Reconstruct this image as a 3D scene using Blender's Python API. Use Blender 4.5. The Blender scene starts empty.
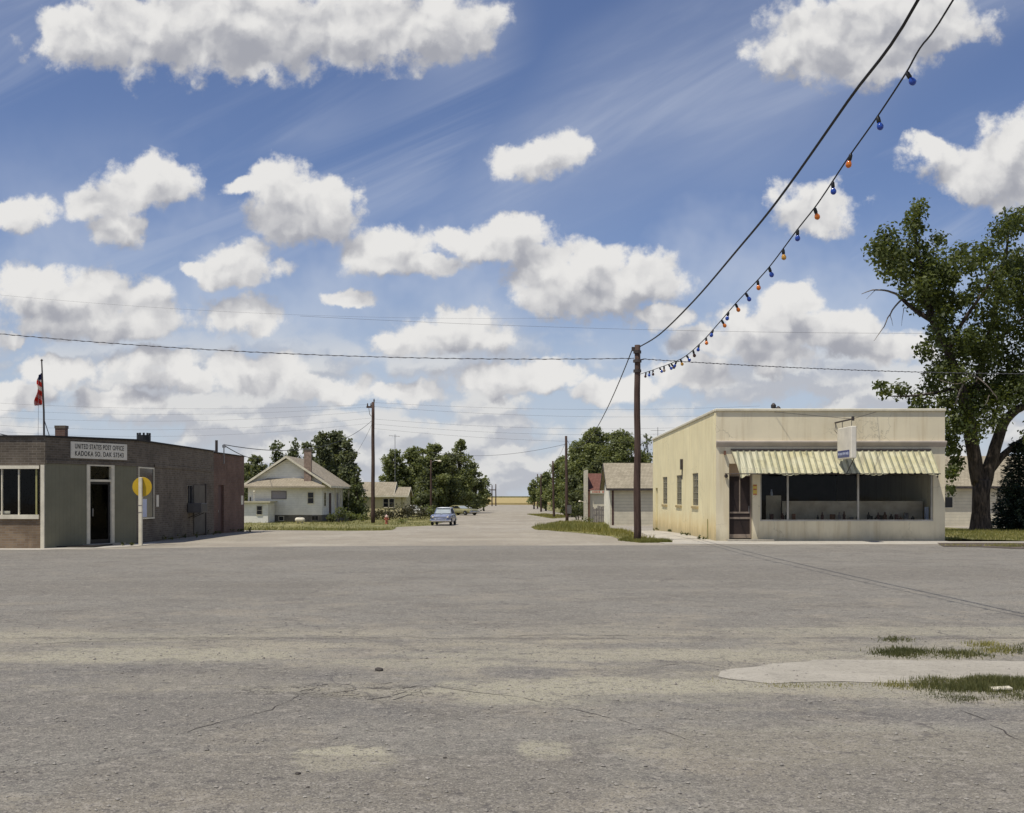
import bpy, bmesh, math, random
import numpy as np
from mathutils import Vector, Matrix, noise as mnoise
R = random.Random(7)
NR = np.random.default_rng(11)
scn = bpy.context.scene
COL = scn.collection
F = 1150.0; CX = 512.0; HY = 496.0; CZ = 1.6
def X(px, Y): return (px - CX) * Y / F
def Z(py, Y): return CZ + (HY - py) * Y / F
def P(px, py, Y): return (X(px, Y), Y, Z(py, Y))
# ---- terrain profile (drops gently beyond the main street) -------------
BR = [-400, 46] + [46 + 49 * i / 14 for i in range(1, 15)] + [9000]
def _sm(y):
    t = min(max((y - 46) / 49.0, 0), 1); return -(3 * t * t - 2 * t ** 3)
def gz(y):
    if y <= 46: return 0.0
    if y >= 95: return -1.0
    i = int((y - 46) / 3.5); a = 46 + 3.5 * i; b = a + 3.5
    return _sm(a) + (_sm(b) - _sm(a)) * (y - a) / 3.5
def Yg(py):
    "distance of the ground seen at image row py"
    y = 4.0
    while y < 3000:
        if HY + (CZ - gz(y)) * F / y <= py: return y
        y += 0.1 if y < 150 else 1
    return 3000
def G(px, py):
    y = Yg(py); return (X(px, y), y)

# ======================= materials ======================================
class N:
    def __init__(s, name, world=False):
        if world:
            s.m = bpy.data.worlds.new(name); scn.world = s.m
        else:
            s.m = bpy.data.materials.new(name)
        s.m.use_nodes = True; s.t = s.m.node_tree; s.t.nodes.clear()
        s.out = s.n('ShaderNodeOutputWorld' if world else 'ShaderNodeOutputMaterial')
    def n(s, typ, **kw):
        nd = s.t.nodes.new(typ)
        for k, v in kw.items():
            if k.startswith('i_'):
                nd.inputs[k[2:]].default_value = v
            else: setattr(nd, k, v)
        return nd
    def l(s, a, b): s.t.links.new(a, b)
    def inp(s, sock, v):
        if isinstance(v, bpy.types.NodeSocket): s.l(v, sock)
        elif v is not None: sock.default_value = v
    def math(s, op, a, b=None, c=None, clamp=False):
        nd = s.n('ShaderNodeMath', operation=op, use_clamp=clamp)
        s.inp(nd.inputs[0], a); s.inp(nd.inputs[1], b); s.inp(nd.inputs[2], c); return nd.outputs[0]
    def vm(s, op, a, b=None, c=None):
        nd = s.n('ShaderNodeVectorMath', operation=op)
        s.inp(nd.inputs[0], a); s.inp(nd.inputs[1], b)
        if c is not None: s.inp(nd.inputs[2], c)
        return nd.outputs['Value'] if op in ('LENGTH', 'DOT_PRODUCT', 'DISTANCE') else nd.outputs[0]
    def noise(s, vec, scale, detail=4, rough=0.55, col=False, dist=0):
        nd = s.n('ShaderNodeTexNoise', noise_dimensions=getattr(s, 'dim', '3D')); s.inp(nd.inputs['Vector'], vec)
        nd.inputs['Scale'].default_value = scale; nd.inputs['Detail'].default_value = detail
        nd.inputs['Roughness'].default_value = rough; nd.inputs['Distortion'].default_value = dist
        return nd.outputs['Color' if col else 'Fac']
    def ss(s, v, a, b, lo=0.0, hi=1.0):
        nd = s.n('ShaderNodeMapRange', interpolation_type='SMOOTHSTEP')
        s.inp(nd.inputs['Value'], v); nd.inputs['From Min'].default_value = a; nd.inputs['From Max'].default_value = b
        nd.inputs['To Min'].default_value = lo; nd.inputs['To Max'].default_value = hi
        return nd.outputs[0]
    def mix(s, f, a, b, mode='MIX'):
        nd = s.n('ShaderNodeMix', data_type='RGBA', blend_type=mode)
        s.inp(nd.inputs[0], f)
        for sock, v in ((nd.inputs[6], a), (nd.inputs[7], b)):
            if isinstance(v, tuple) and len(v) == 3: v = (*v, 1)
            s.inp(sock, v)
        return nd.outputs[2]
    def xyz(s, v):
        nd = s.n('ShaderNodeSeparateXYZ'); s.inp(nd.inputs[0], v); return nd.outputs
    def comb(s, x, y, z):
        nd = s.n('ShaderNodeCombineXYZ'); s.inp(nd.inputs[0], x); s.inp(nd.inputs[1], y); s.inp(nd.inputs[2], z); return nd.outputs[0]
    def pos(s): return s.n('ShaderNodeNewGeometry').outputs['Position']
    def obj(s): return s.n('ShaderNodeTexCoord').outputs['Object']
    def bsdf(s, col, rough=0.8, bump=None, bs=0.3, bd=0.02, metal=0, spec=0.3):
        b = s.n('ShaderNodeBsdfPrincipled')
        if isinstance(col, tuple) and len(col) == 3: col = (*col, 1)
        s.inp(b.inputs['Base Color'], col); s.inp(b.inputs['Roughness'], rough)
        b.inputs['Metallic'].default_value = metal; b.inputs['Specular IOR Level'].default_value = spec
        if bump is not None:
            bp = s.n('ShaderNodeBump'); bp.inputs['Strength'].default_value = bs; bp.inputs['Distance'].default_value = bd
            s.l(bump, bp.inputs['Height']); s.l(bp.outputs[0], b.inputs['Normal'])
        return b
    def done(s, sh):
        s.l(sh.outputs[0] if hasattr(sh, 'outputs') else sh, s.out.inputs['Surface']); return s.m

def plain(name, c, rough=0.7, var=0.25, scale=2.5, metal=0, spec=0.3, bs=0.15, streak=0.0):
    "paint / wood / metal with mottled wear of its own"
    n = N(name); p = n.obj()
    f = n.noise(p, scale, 5, 0.6); g = n.noise(p, scale * 14, 3)
    dark = tuple(v * (1 - var) for v in c); lite = tuple(min(1, v * (1 + var * .6)) for v in c)
    col = n.mix(n.ss(f, .3, .7), dark, lite)
    if streak:
        q = n.vm('MULTIPLY', p, (5, 5, .35)); st = n.noise(q, 1.6, 4, .6)
        col = n.mix(n.math('MULTIPLY', n.ss(st, .52, .75), streak), col, tuple(v * .45 for v in c))
    return n.done(n.bsdf(col, rough, g, bs, .01, metal, spec))

M = {}
M['wood_pole'] = None
def m_pole():
    n = N('weathered_pole_wood'); p = n.obj(); q = n.vm('MULTIPLY', p, (9, 9, .5))
    f = n.noise(q, 3, 5, .65); g = n.noise(p, .6, 3)
    col = n.mix(n.ss(f, .3, .7), (.035, .02, .015), (.10, .064, .05)); col = n.mix(n.ss(g, .45, .8), col, (.12, .085, .068))
    return n.done(n.bsdf(col, .9, f, .6, .02))
M['pole'] = m_pole()
M['metal'] = plain('dull_grey_metal', (.25, .25, .25), .45, .2, metal=.6)
M['darkmetal'] = plain('dark_rusty_metal', (.06, .05, .045), .6, .4)
M['rust'] = plain('rusty_iron', (.16, .08, .05), .8, .4)
M['wire'] = plain('black_wire', (.02, .02, .022), .6, .1)
M['thinwire'] = plain('grey_wire', (.09, .09, .1), .6, .1)
M['white'] = plain('white_paint', (.66, .61, .48), .6, .15, 3, streak=.25)
M['whitewall'] = plain('white_siding_paint', (.82, .78, .65), .75, .12, 1.2)
M['cream'] = plain('cream_trim_paint', (.62, .58, .45), .7, .12)
M['yellowsign'] = plain('yellow_sign_paint', (.52, .34, .02), .45, .12)
M['black'] = plain('black_paint', (.02, .02, .02), .5, .1)
M['chrome'] = plain('chrome', (.7, .7, .7), .18, .08, metal=1)
M['rubber'] = plain('tyre_rubber', (.025, .025, .025), .85, .2)
M['concrete_block'] = plain('dark_foundation', (.14, .13, .11), .9, .3)
M['redpaint'] = plain('faded_red_paint', (.42, .13, .08), .6, .25)
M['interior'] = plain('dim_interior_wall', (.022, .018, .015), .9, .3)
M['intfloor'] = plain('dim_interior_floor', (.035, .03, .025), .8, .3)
M['greyboard'] = plain('weathered_grey_boards', (.2, .18, .17), .9, .35, 3, streak=.5)
M['plywood'] = plain('painted_grey_panel', (.125, .113, .092), .85, .15, streak=.2)
M['doorbrown'] = plain('dark_red_brown_door', (.07, .03, .025), .6, .3)
M['ledge'] = plain('mauve_grey_ledge', (.46, .405, .345), .85, .12)
M['acgrey'] = plain('grey_appliance_case', (.11, .105, .1), .6, .2)
M['roofgravel'] = plain('gravel_roof', (.16, .15, .14), .95, .3)
M['sashgrey'] = plain('grey_sash_paint', (.30, .275, .2), .7, .2)
M['tarred'] = plain('tarred_edge', (.03, .027, .025), .85, .3)
M['signwhite'] = plain('aged_white_board', (.68, .64, .54), .6, .1)
M['blueband'] = plain('blue_sign_paint', (.035, .055, .2), .4, .15)
M['paleblue'] = plain('pale_sign_marks', (.5, .55, .7), .5, .1)
M['frameolive'] = plain('olive_window_trim', (.3, .28, .12), .7, .15)

def m_glass(name, tint=(.75, .78, .8), refl=1.0):
    n = N(name); fr = n.n('ShaderNodeFresnel'); fr.inputs['IOR'].default_value = 1.5
    t = n.n('ShaderNodeBsdfTransparent'); t.inputs[0].default_value = (*tint, 1)
    g = n.n('ShaderNodeBsdfGlossy'); g.inputs['Roughness'].default_value = .03; g.inputs[0].default_value = (.9, .9, .9, 1)
    bp = n.n('ShaderNodeBump'); bp.inputs['Strength'].default_value = .06; bp.inputs['Distance'].default_value = .05
    n.l(n.noise(n.obj(), 1.2, 1), bp.inputs['Height']); n.l(bp.outputs[0], g.inputs['Normal'])
    mx = n.n('ShaderNodeMixShader'); n.l(n.math('MULTIPLY', n.math('MULTIPLY', fr.outputs[0], refl, clamp=True), n.math('SUBTRACT', 1.0, n.n('ShaderNodeNewGeometry').outputs['Backfacing'])), mx.inputs[0])
    n.l(t.outputs[0], mx.inputs[1]); n.l(g.outputs[0], mx.inputs[2]); return n.done(mx)
M['glass'] = m_glass('window_glass', (.92, .93, .92), .38)
M['dimglass'] = m_glass('grimy_window_glass', (.35, .36, .36))
M['carglass'] = m_glass('car_glass', (.45, .5, .48), 1.6)

def m_brick(name, a, b, mortar, lit=.0):
    n = N(name); x, y, z = n.xyz(n.pos()); v = n.comb(n.math('ADD', n.math('MULTIPLY', x, .9), y), z, 0.0)
    br = n.n('ShaderNodeTexBrick'); n.l(v, br.inputs['Vector'])
    br.inputs['Color1'].default_value = (*a, 1); br.inputs['Color2'].default_value = (*b, 1); br.inputs['Mortar'].default_value = (*mortar, 1)
    br.inputs['Scale'].default_value = 1; br.inputs['Brick Width'].default_value = .215; br.inputs['Row Height'].default_value = .075
    br.inputs['Mortar Size'].default_value = .007; br.inputs['Bias'].default_value = 0.1
    st = n.noise(n.pos(), .9, 5, .65)
    col = n.mix(n.ss(st, .35, .75), br.outputs[0], n.mix(.55, br.outputs[0], tuple(c * .4 for c in a)))
    w = n.noise(n.vm('MULTIPLY', n.pos(), (3, 3, .3)), 1.2, 4); col = n.mix(n.math('MULTIPLY', n.ss(w, .55, .75), .35), col, tuple(c * 1.5 for c in b))
    return n.done(n.bsdf(col, .92, n.math('SUBTRACT', 1.0, br.outputs['Fac']), .5, .01))
M['brick'] = m_brick('dark_brown_brick', (.10, .082, .062), (.16, .132, .1), (.21, .187, .155))
M['brickred'] = m_brick('red_brown_brick', (.14, .083, .062), (.19, .113, .085), (.18, .15, .122))
M['bricktan'] = m_brick('tan_brown_brick', (.2, .14, .09), (.27, .2, .13), (.24, .21, .17))

def m_stucco(name, c, stain, amt, lowstain=None):
    n = N(name); p = n.pos(); x, y, z = n.xyz(p)
    f = n.noise(p, .8, 6, .6); q = n.vm('MULTIPLY', p, (2.2, 2.2, .14)); s = n.noise(q, 2.2, 5, .6)
    s2 = n.noise(n.vm('MULTIPLY', p, (1.2, 1.2, .5)), 1.5, 6, .65)
    col = n.mix(n.ss(f, .3, .72), tuple(v * .88 for v in c), c)
    col = n.mix(n.math('MULTIPLY', n.ss(s, .46, .72), amt), col, stain)
    if lowstain:
        low = n.math('MULTIPLY', n.ss(n.math('ADD', z, n.math('MULTIPLY', s2, 1.5)), .75, 1.9, 1, 0), .75)
        col = n.mix(low, col, lowstain)
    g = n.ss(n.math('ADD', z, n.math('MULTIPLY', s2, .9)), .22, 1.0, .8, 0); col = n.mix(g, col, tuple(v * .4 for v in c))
    fine = n.noise(p, 45, 4, .6); cr = n.n('ShaderNodeTexVoronoi', feature='DISTANCE_TO_EDGE'); cr.inputs['Scale'].default_value = .55
    n.l(n.vm('ADD', p, n.vm('SCALE', n.noise(p, 1.4, 4, .6, col=True))), cr.inputs['Vector'])
    cm = n.math('MULTIPLY', n.ss(cr.outputs[0], .0, .009, 1, 0), n.ss(n.noise(p, .5, 2), .46, .56)); col = n.mix(n.math('MULTIPLY', cm, .6), col, tuple(v * .5 for v in c))
    return n.done(n.bsdf(col, .93, n.math('ADD', fine, n.math('MULTIPLY', f, 2.0)), .35, .015))
M['stucco_yellow'] = m_stucco('yellow_stucco', (.86, .77, .48), (.66, .55, .29), .6, (.66, .48, .2))
M['stucco_cream'] = m_stucco('cream_stucco', (.74, .665, .475), (.52, .43, .27), .6, None)

def m_lap(name, c, pitch=.2, axis='z', gap=.45):
    "boards: bumped lap lines"
    n = N(name); p = n.pos(); x, y, z = n.xyz(p)
    u = z if axis == 'z' else n.math('ADD', n.math('MULTIPLY', x, .95), n.math('MULTIPLY', y, 1.02))
    fr = n.math('FRACT', n.math('DIVIDE', u, pitch))
    line = n.ss(fr, .0, .13, 1, 0)
    f = n.noise(p, 1.3, 5, .62); col = n.mix(n.ss(f, .32, .7), tuple(v * .85 for v in c), c)
    q = n.vm('MULTIPLY', p, (4, 4, .4)); col = n.mix(n.math('MULTIPLY', n.ss(n.noise(q, 1.5, 4), .55, .8), .3), col, tuple(v * .6 for v in c))
    col = n.mix(n.math('MULTIPLY', line, gap), col, tuple(v * .35 for v in c))
    return n.done(n.bsdf(col, .8, fr, .5, .02))
M['lap_white'] = m_lap('white_lap_siding', (.85, .825, .74), .22, gap=.3)
M['lap_cream'] = m_lap('cream_lap_siding', (.60, .555, .43), .28, gap=.75)
M['lap_yellow'] = m_lap('pale_yellow_lap_siding', (.66, .60, .36), .25)
M['siding_olive'] = m_lap('grey_green_vertical_siding', (.195, .187, .128), .2, 'x', .25)
M['fence_boards'] = m_lap('grey_fence_boards', (.21, .17, .17), .18, 'x', .7)

def m_shingle(name, c, c2):
    n = N(name); p = n.pos(); x, y, z = n.xyz(p)
    br = n.n('ShaderNodeTexBrick'); n.l(n.comb(n.math('ADD', x, n.math('MULTIPLY', y, .4)), n.math('MULTIPLY', z, 1.2), 0.0), br.inputs['Vector'])
    br.inputs['Color1'].default_value = (*c, 1); br.inputs['Color2'].default_value = (*c2, 1); br.inputs['Mortar'].default_value = (*[v * .5 for v in c], 1)
    br.inputs['Scale'].default_value = 1; br.inputs['Brick Width'].default_value = .32; br.inputs['Row Height'].default_value = .16; br.inputs['Mortar Size'].default_value = .012
    f = n.noise(p, .8, 5, .65); col = n.mix(n.math('MULTIPLY', n.ss(f, .4, .7), .4), br.outputs[0], tuple(v * .6 for v in c))
    g = n.noise(p, 9, 3); col = n.mix(n.ss(g, .35, .75), col, n.mix(.5, col, c2))
    return n.done(n.bsdf(col, .95, br.outputs['Fac'], .6, -.02))
M['sh_grey'] = m_shingle('brown_grey_shingles', (.3, .26, .19), (.38, .33, .25))
M['sh_tan'] = m_shingle('weathered_tan_shingles', (.28, .245, .175), (.37, .325, .24))
M['sh_red'] = m_shingle('faded_red_shingles', (.14, .062, .046), (.18, .085, .065))

def m_leaf(name, a, b, tr=.42):
    n = N(name); g = n.n('ShaderNodeNewGeometry'); r = g.outputs['Random Per Island']
    f = n.noise(g.outputs['Position'], .55, 2)
    col = n.mix(r, a, b); col = n.mix(n.ss(f, .35, .65), tuple(v * .8 for v in a), col)
    d = n.bsdf(col, .55, spec=.35); t = n.n('ShaderNodeBsdfTranslucent'); n.l(n.mix(.6, col, (b[0] * 1.3, b[1] * 1.3, b[2] * .5)), t.inputs[0])
    mx = n.n('ShaderNodeMixShader'); mx.inputs[0].default_value = tr; n.l(d.outputs[0], mx.inputs[1]); n.l(t.outputs[0], mx.inputs[2]); return n.done(mx)
M['leaf'] = m_leaf('cottonwood_leaves', (.055, .075, .02), (.15, .175, .055))
M['leaf_mid'] = m_leaf('elm_leaves', (.125, .15, .06), (.28, .305, .13))
M['leaf_far'] = m_leaf('distant_leaves', (.085, .108, .045), (.19, .215, .095))
M['leaf_dark'] = m_leaf('dark_leaves', (.092, .11, .052), (.22, .24, .115))
M['leaf_grey'] = m_leaf('grey_green_leaves', (.10, .118, .06), (.22, .24, .135))
M['needle'] = m_leaf('spruce_needles', (.018, .034, .022), (.06, .085, .058), .15)
M['grass'] = m_leaf('dry_green_grass_blades', (.13, .145, .035), (.36, .32, .11), .3)
M['grass_yel'] = m_leaf('yellowing_grass_blades', (.17, .17, .045), (.42, .37, .14), .3)
M['weed'] = m_leaf('dark_weed_blades', (.055, .07, .022), (.2, .19, .075), .3)
M['scrub'] = m_leaf('brown_scrub', (.05, .05, .026), (.12, .105, .055), .2)
def m_bark():
    n = N('furrowed_bark'); p = n.obj(); q = n.vm('MULTIPLY', p, (1, 1, .22)); f = n.noise(q, 9, 6, .7)
    col = n.mix(n.ss(f, .35, .65), (.025, .019, .015), (.11, .085, .068)); return n.done(n.bsdf(col, .95, f, 1.0, .06))
M['bark'] = m_bark()
M['deadbark'] = plain('bare_grey_wood', (.2, .17, .14), .9, .3)

# ---- ground materials
def blob(n, x, y, cx, cy, rx, ry, w):
    dx = n.math('DIVIDE', n.math('SUBTRACT', x, cx), rx); dy = n.math('DIVIDE', n.math('SUBTRACT', y, cy), ry)
    d = n.math('SQRT', n.math('ADD', n.math('MULTIPLY', dx, dx), n.math('MULTIPLY', dy, dy)))
    return n.ss(n.math('ADD', d, n.math('MULTIPLY', w, .8)), .72, 1.06, 1, 0)
def grains(n, p, col, amt=.5):
    "aggregate: light and dark stone chips at three sizes"
    for sc, lo, hi, k in ((4.5, .56, .72, .28), (9, .56, .7, .3), (34, .58, .68, .6), (80, .55, .66, .55), (14, .63, .71, .45)):
        f = n.noise(p, sc, 2, .5); col = n.mix(n.math('MULTIPLY', n.ss(f, lo, hi), k * amt * 2), col, (.36, .33, .28))
        g = n.noise(n.vm('ADD', p, (7.3, 2.1, 0)), sc, 2, .5); col = n.mix(n.math('MULTIPLY', n.ss(g, lo, hi), k * amt * 2.2), col, (.09, .083, .078))
    return col
def m_ground():
    n = N('pale_gravel_ground'); p = n.pos(); x, y, z = n.xyz(p)
    f = n.noise(p, .22, 6, .62); g = n.noise(p, 1.3, 6, .65); t = n.noise(n.vm('MULTIPLY', p, (1.2, .12, 1)), 1.0, 5, .6)
    col = n.mix(n.ss(f, .35, .68), (.30, .265, .205), (.40, .36, .285)); col = n.mix(n.math('MULTIPLY', n.ss(g, .45, .75), .5), col, (.24, .225, .19))
    col = n.mix(n.math('MULTIPLY', n.ss(t, .5, .7), .4), col, (.43, .395, .325))
    far = n.ss(y, 130, 330); col = n.mix(n.math('MULTIPLY', n.ss(n.math('ABSOLUTE', x), 9, 14), far), col, (.2, .19, .09))
    col = grains(n, p, col, .35)
    return n.done(n.bsdf(col, .95, n.noise(p, 30, 4, .7), .5, .02))
M['ground'] = m_ground()
def m_asphalt():
    n = N('worn_dusty_asphalt'); p = n.pos(); x, y, z = n.xyz(p)
    w = n.math('MULTIPLY', n.math('SUBTRACT', n.noise(p, 2.2, 8, .72), .5), 2.2)
    wb = n.noise(p, .35, 5, .6); tr = n.noise(n.vm('MULTIPLY', p, (.07, .8, 1)), 1.0, 5, .65)
    col = n.mix(n.ss(wb, .3, .7), (.178, .167, .140), (.228, .216, .184))
    col = n.mix(n.math('MULTIPLY', n.ss(tr, .42, .68), .55), col, (.25, .236, .2))
    # wind blown silt over the old parking strip
    yy = n.math('ADD', y, n.math('MULTIPLY', w, 1.4))
    band = n.math('MULTIPLY', n.ss(yy, 8.0, 9.9), n.ss(yy, 12.6, 15.2, 1, 0))
    st = n.noise(n.vm('MULTIPLY', p, (.55, 1.0, 1)), 1.0, 8, .72)
    band = n.math('MULTIPLY', band, n.ss(st, .40, .62)); silt = (.345, .315, .234)
    mid = n.noise(p, 1.1, 8, .7); col = n.mix(n.math('MULTIPLY', n.ss(mid, .48, .64), .6), col, (.138, .125, .104)); col = n.mix(n.math('MULTIPLY', n.ss(n.noise(n.vm('ADD', p, (31, 5, 0)), .8, 8, .72), .48, .64), n.ss(y, 22, 13, .25, .75)), col, (.315, .28, .213))
    col = n.mix(n.math('MULTIPLY', band, .9), col, silt)
    for cx, cy, rx, ry, k in ((-1.02, 7.02, .36, .36, 1), (.21, 7.2, .2, .33, .75), (.75, 9.45, 1.6, .75, .85), (-3.6, 11.5, 1.5, .7, .8), (3.6, 9.8, 2.6, .8, .55),
                              (1.3, 11.6, 2.5, .5, .6), (-.9, 11.0, 1.2, .35, .5), (2.2, 7.4, 1.6, .7, .3), (-6, 13, 3, .6, .5), (6, 13.6, 4, .5, .5)):
        col = n.mix(n.math('MULTIPLY', blob(n, x, y, cx, cy, rx, ry, w), k), col, (.375, .35, .255))
    for cx, cy, rx, ry, k in ((-3.4, 10.3, 2.6, .9, .5), (.1, 10.4, .5, .4, .6), (1.6, 9.0, 1.3, .4, .5), (-2.6, 8.6, 2.2, .8, .4), (3.2, 8.4, 1.6, .3, .5), (-5.2, 9.0, 1.3, 1.0, .45)):
        col = n.mix(n.math('MULTIPLY', blob(n, x, y, cx, cy, rx, ry, w), k), col, (.13, .125, .12))
    # worn edge of the carriageway: seam with exposed darker stone, and old rectangular patches of newer seal
    seam = n.math('ABSOLUTE', n.math('SUBTRACT', n.math('ADD', y, n.math('MULTIPLY', w, .35)), 12.9)); col = n.mix(n.math('MULTIPLY', n.ss(seam, .0, .16, 1, 0), n.ss(n.noise(p, .6, 4), .4, .55, .1, .75)), col, (.105, .095, .078))
    for cx, cy, rx, ry, tone in ((-4.0, 8.3, 2.6, 1.15, (.172, .16, .135)), (-1.0, 6.4, 1.5, .7, (.19, .172, .14)), (2.6, 6.6, 1.6, 1.2, (.2, .18, .142)), (-7, 20, 4, 1.6, (.16, .148, .122)), (6, 24, 5, 2.2, (.165, .152, .126)), (-1, 31, 6, 2.5, (.16, .147, .12))):
        dx = n.math('ABSOLUTE', n.math('DIVIDE', n.math('SUBTRACT', x, cx), rx)); dy = n.math('ABSOLUTE', n.math('DIVIDE', n.math('SUBTRACT', y, cy), ry))
        e = n.math('ADD', n.math('MAXIMUM', dx, dy), n.math('MULTIPLY', w, .13)); col = n.mix(n.math('MULTIPLY', n.ss(e, .94, 1.02, 1, 0), .5), col, tone)
    # alligator cracking
    v = n.n('ShaderNodeTexVoronoi', feature='DISTANCE_TO_EDGE'); v.inputs['Scale'].default_value = 5.5
    n.l(n.vm('ADD', n.vm('MULTIPLY', p, (1, .55, 1)), n.vm('SCALE', n.noise(p, 4, 3, .6, col=True))), v.inputs['Vector'])
    cr = n.ss(v.outputs[0], 0, .05, 1, 0)
    zone = n.math('MAXIMUM', blob(n, x, y, -1.25, 9.4, 1.1, .42, w), n.math('MULTIPLY', blob(n, x, y, -3.0, 10.6, 1.2, .35, w), .5))
    crk = n.math('MULTIPLY', n.math('MULTIPLY', cr, zone), n.ss(n.noise(p, 3.1, 4), .42, .58))
    v2 = n.n('ShaderNodeTexVoronoi', feature='DISTANCE_TO_EDGE'); v2.inputs['Scale'].default_value = .34
    n.l(n.vm('ADD', p, n.vm('SCALE', n.noise(p, .9, 5, .62, col=True))), v2.inputs['Vector'])
    long_ = n.math('MULTIPLY', n.ss(v2.outputs[0], 0, .006, 1, 0), n.ss(n.noise(p, .4, 3), .44, .54))
    col = grains(n, p, col, .6)
    col = n.mix(n.math('MULTIPLY', crk, .85), col, (.06, .05, .042)); col = n.mix(n.math('MULTIPLY', long_, .7), col, (.1, .092, .085))
    h = n.math('SUBTRACT', n.noise(p, 38, 4, .75), n.math('MULTIPLY', crk, 1.2))
    return n.done(n.bsdf(col, .93, h, .75, .02))
M['asphalt'] = m_asphalt()
def m_conc(name, a, b, sc=1.0):
    n = N(name); p = n.pos(); f = n.noise(p, 1.1 * sc, 6, .65); g = n.noise(p, 7 * sc, 4, .6)
    col = n.mix(n.ss(f, .32, .7), a, b); col = n.mix(n.math('MULTIPLY', n.ss(g, .5, .75), .35), col, tuple(c * .6 for c in a)); col = grains(n, p, col, .22)
    return n.done(n.bsdf(col, .92, n.noise(p, 40, 3), .3, .01))
M['concrete'] = m_conc('old_pale_concrete', (.335, .31, .255), (.42, .39, .325))
M['walkway'] = m_conc('dusty_pale_walk', (.40, .37, .31), (.52, .49, .42))
M['soil'] = m_conc('crumbled_brown_kerb', (.045, .033, .024), (.13, .1, .07), 3)
M['tar'] = plain('crack_dark_grey', (.07, .062, .055), .9, .3)  # dark brown-grey of the pavement cracks and dark stones
def m_lawn(name, a, b, c):
    n = N(name); p = n.pos(); f = n.noise(p, .45, 6, .65); g = n.noise(p, 3, 5, .6)
    col = n.mix(n.ss(f, .35, .68), a, b); col = n.mix(n.math('MULTIPLY', n.ss(g, .5, .75), .6), col, c); return n.done(n.bsdf(col, .95, g, .8, .06))
M['lawn'] = m_lawn('rough_lawn', (.13, .135, .045), (.27, .24, .10), (.40, .35, .21))
M['field'] = m_lawn('ripe_wheat', (.36, .275, .11), (.42, .34, .16), (.3, .235, .1))
M['stone'] = m_conc('loose_stone', (.2, .185, .165), (.36, .34, .3), 5)

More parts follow.
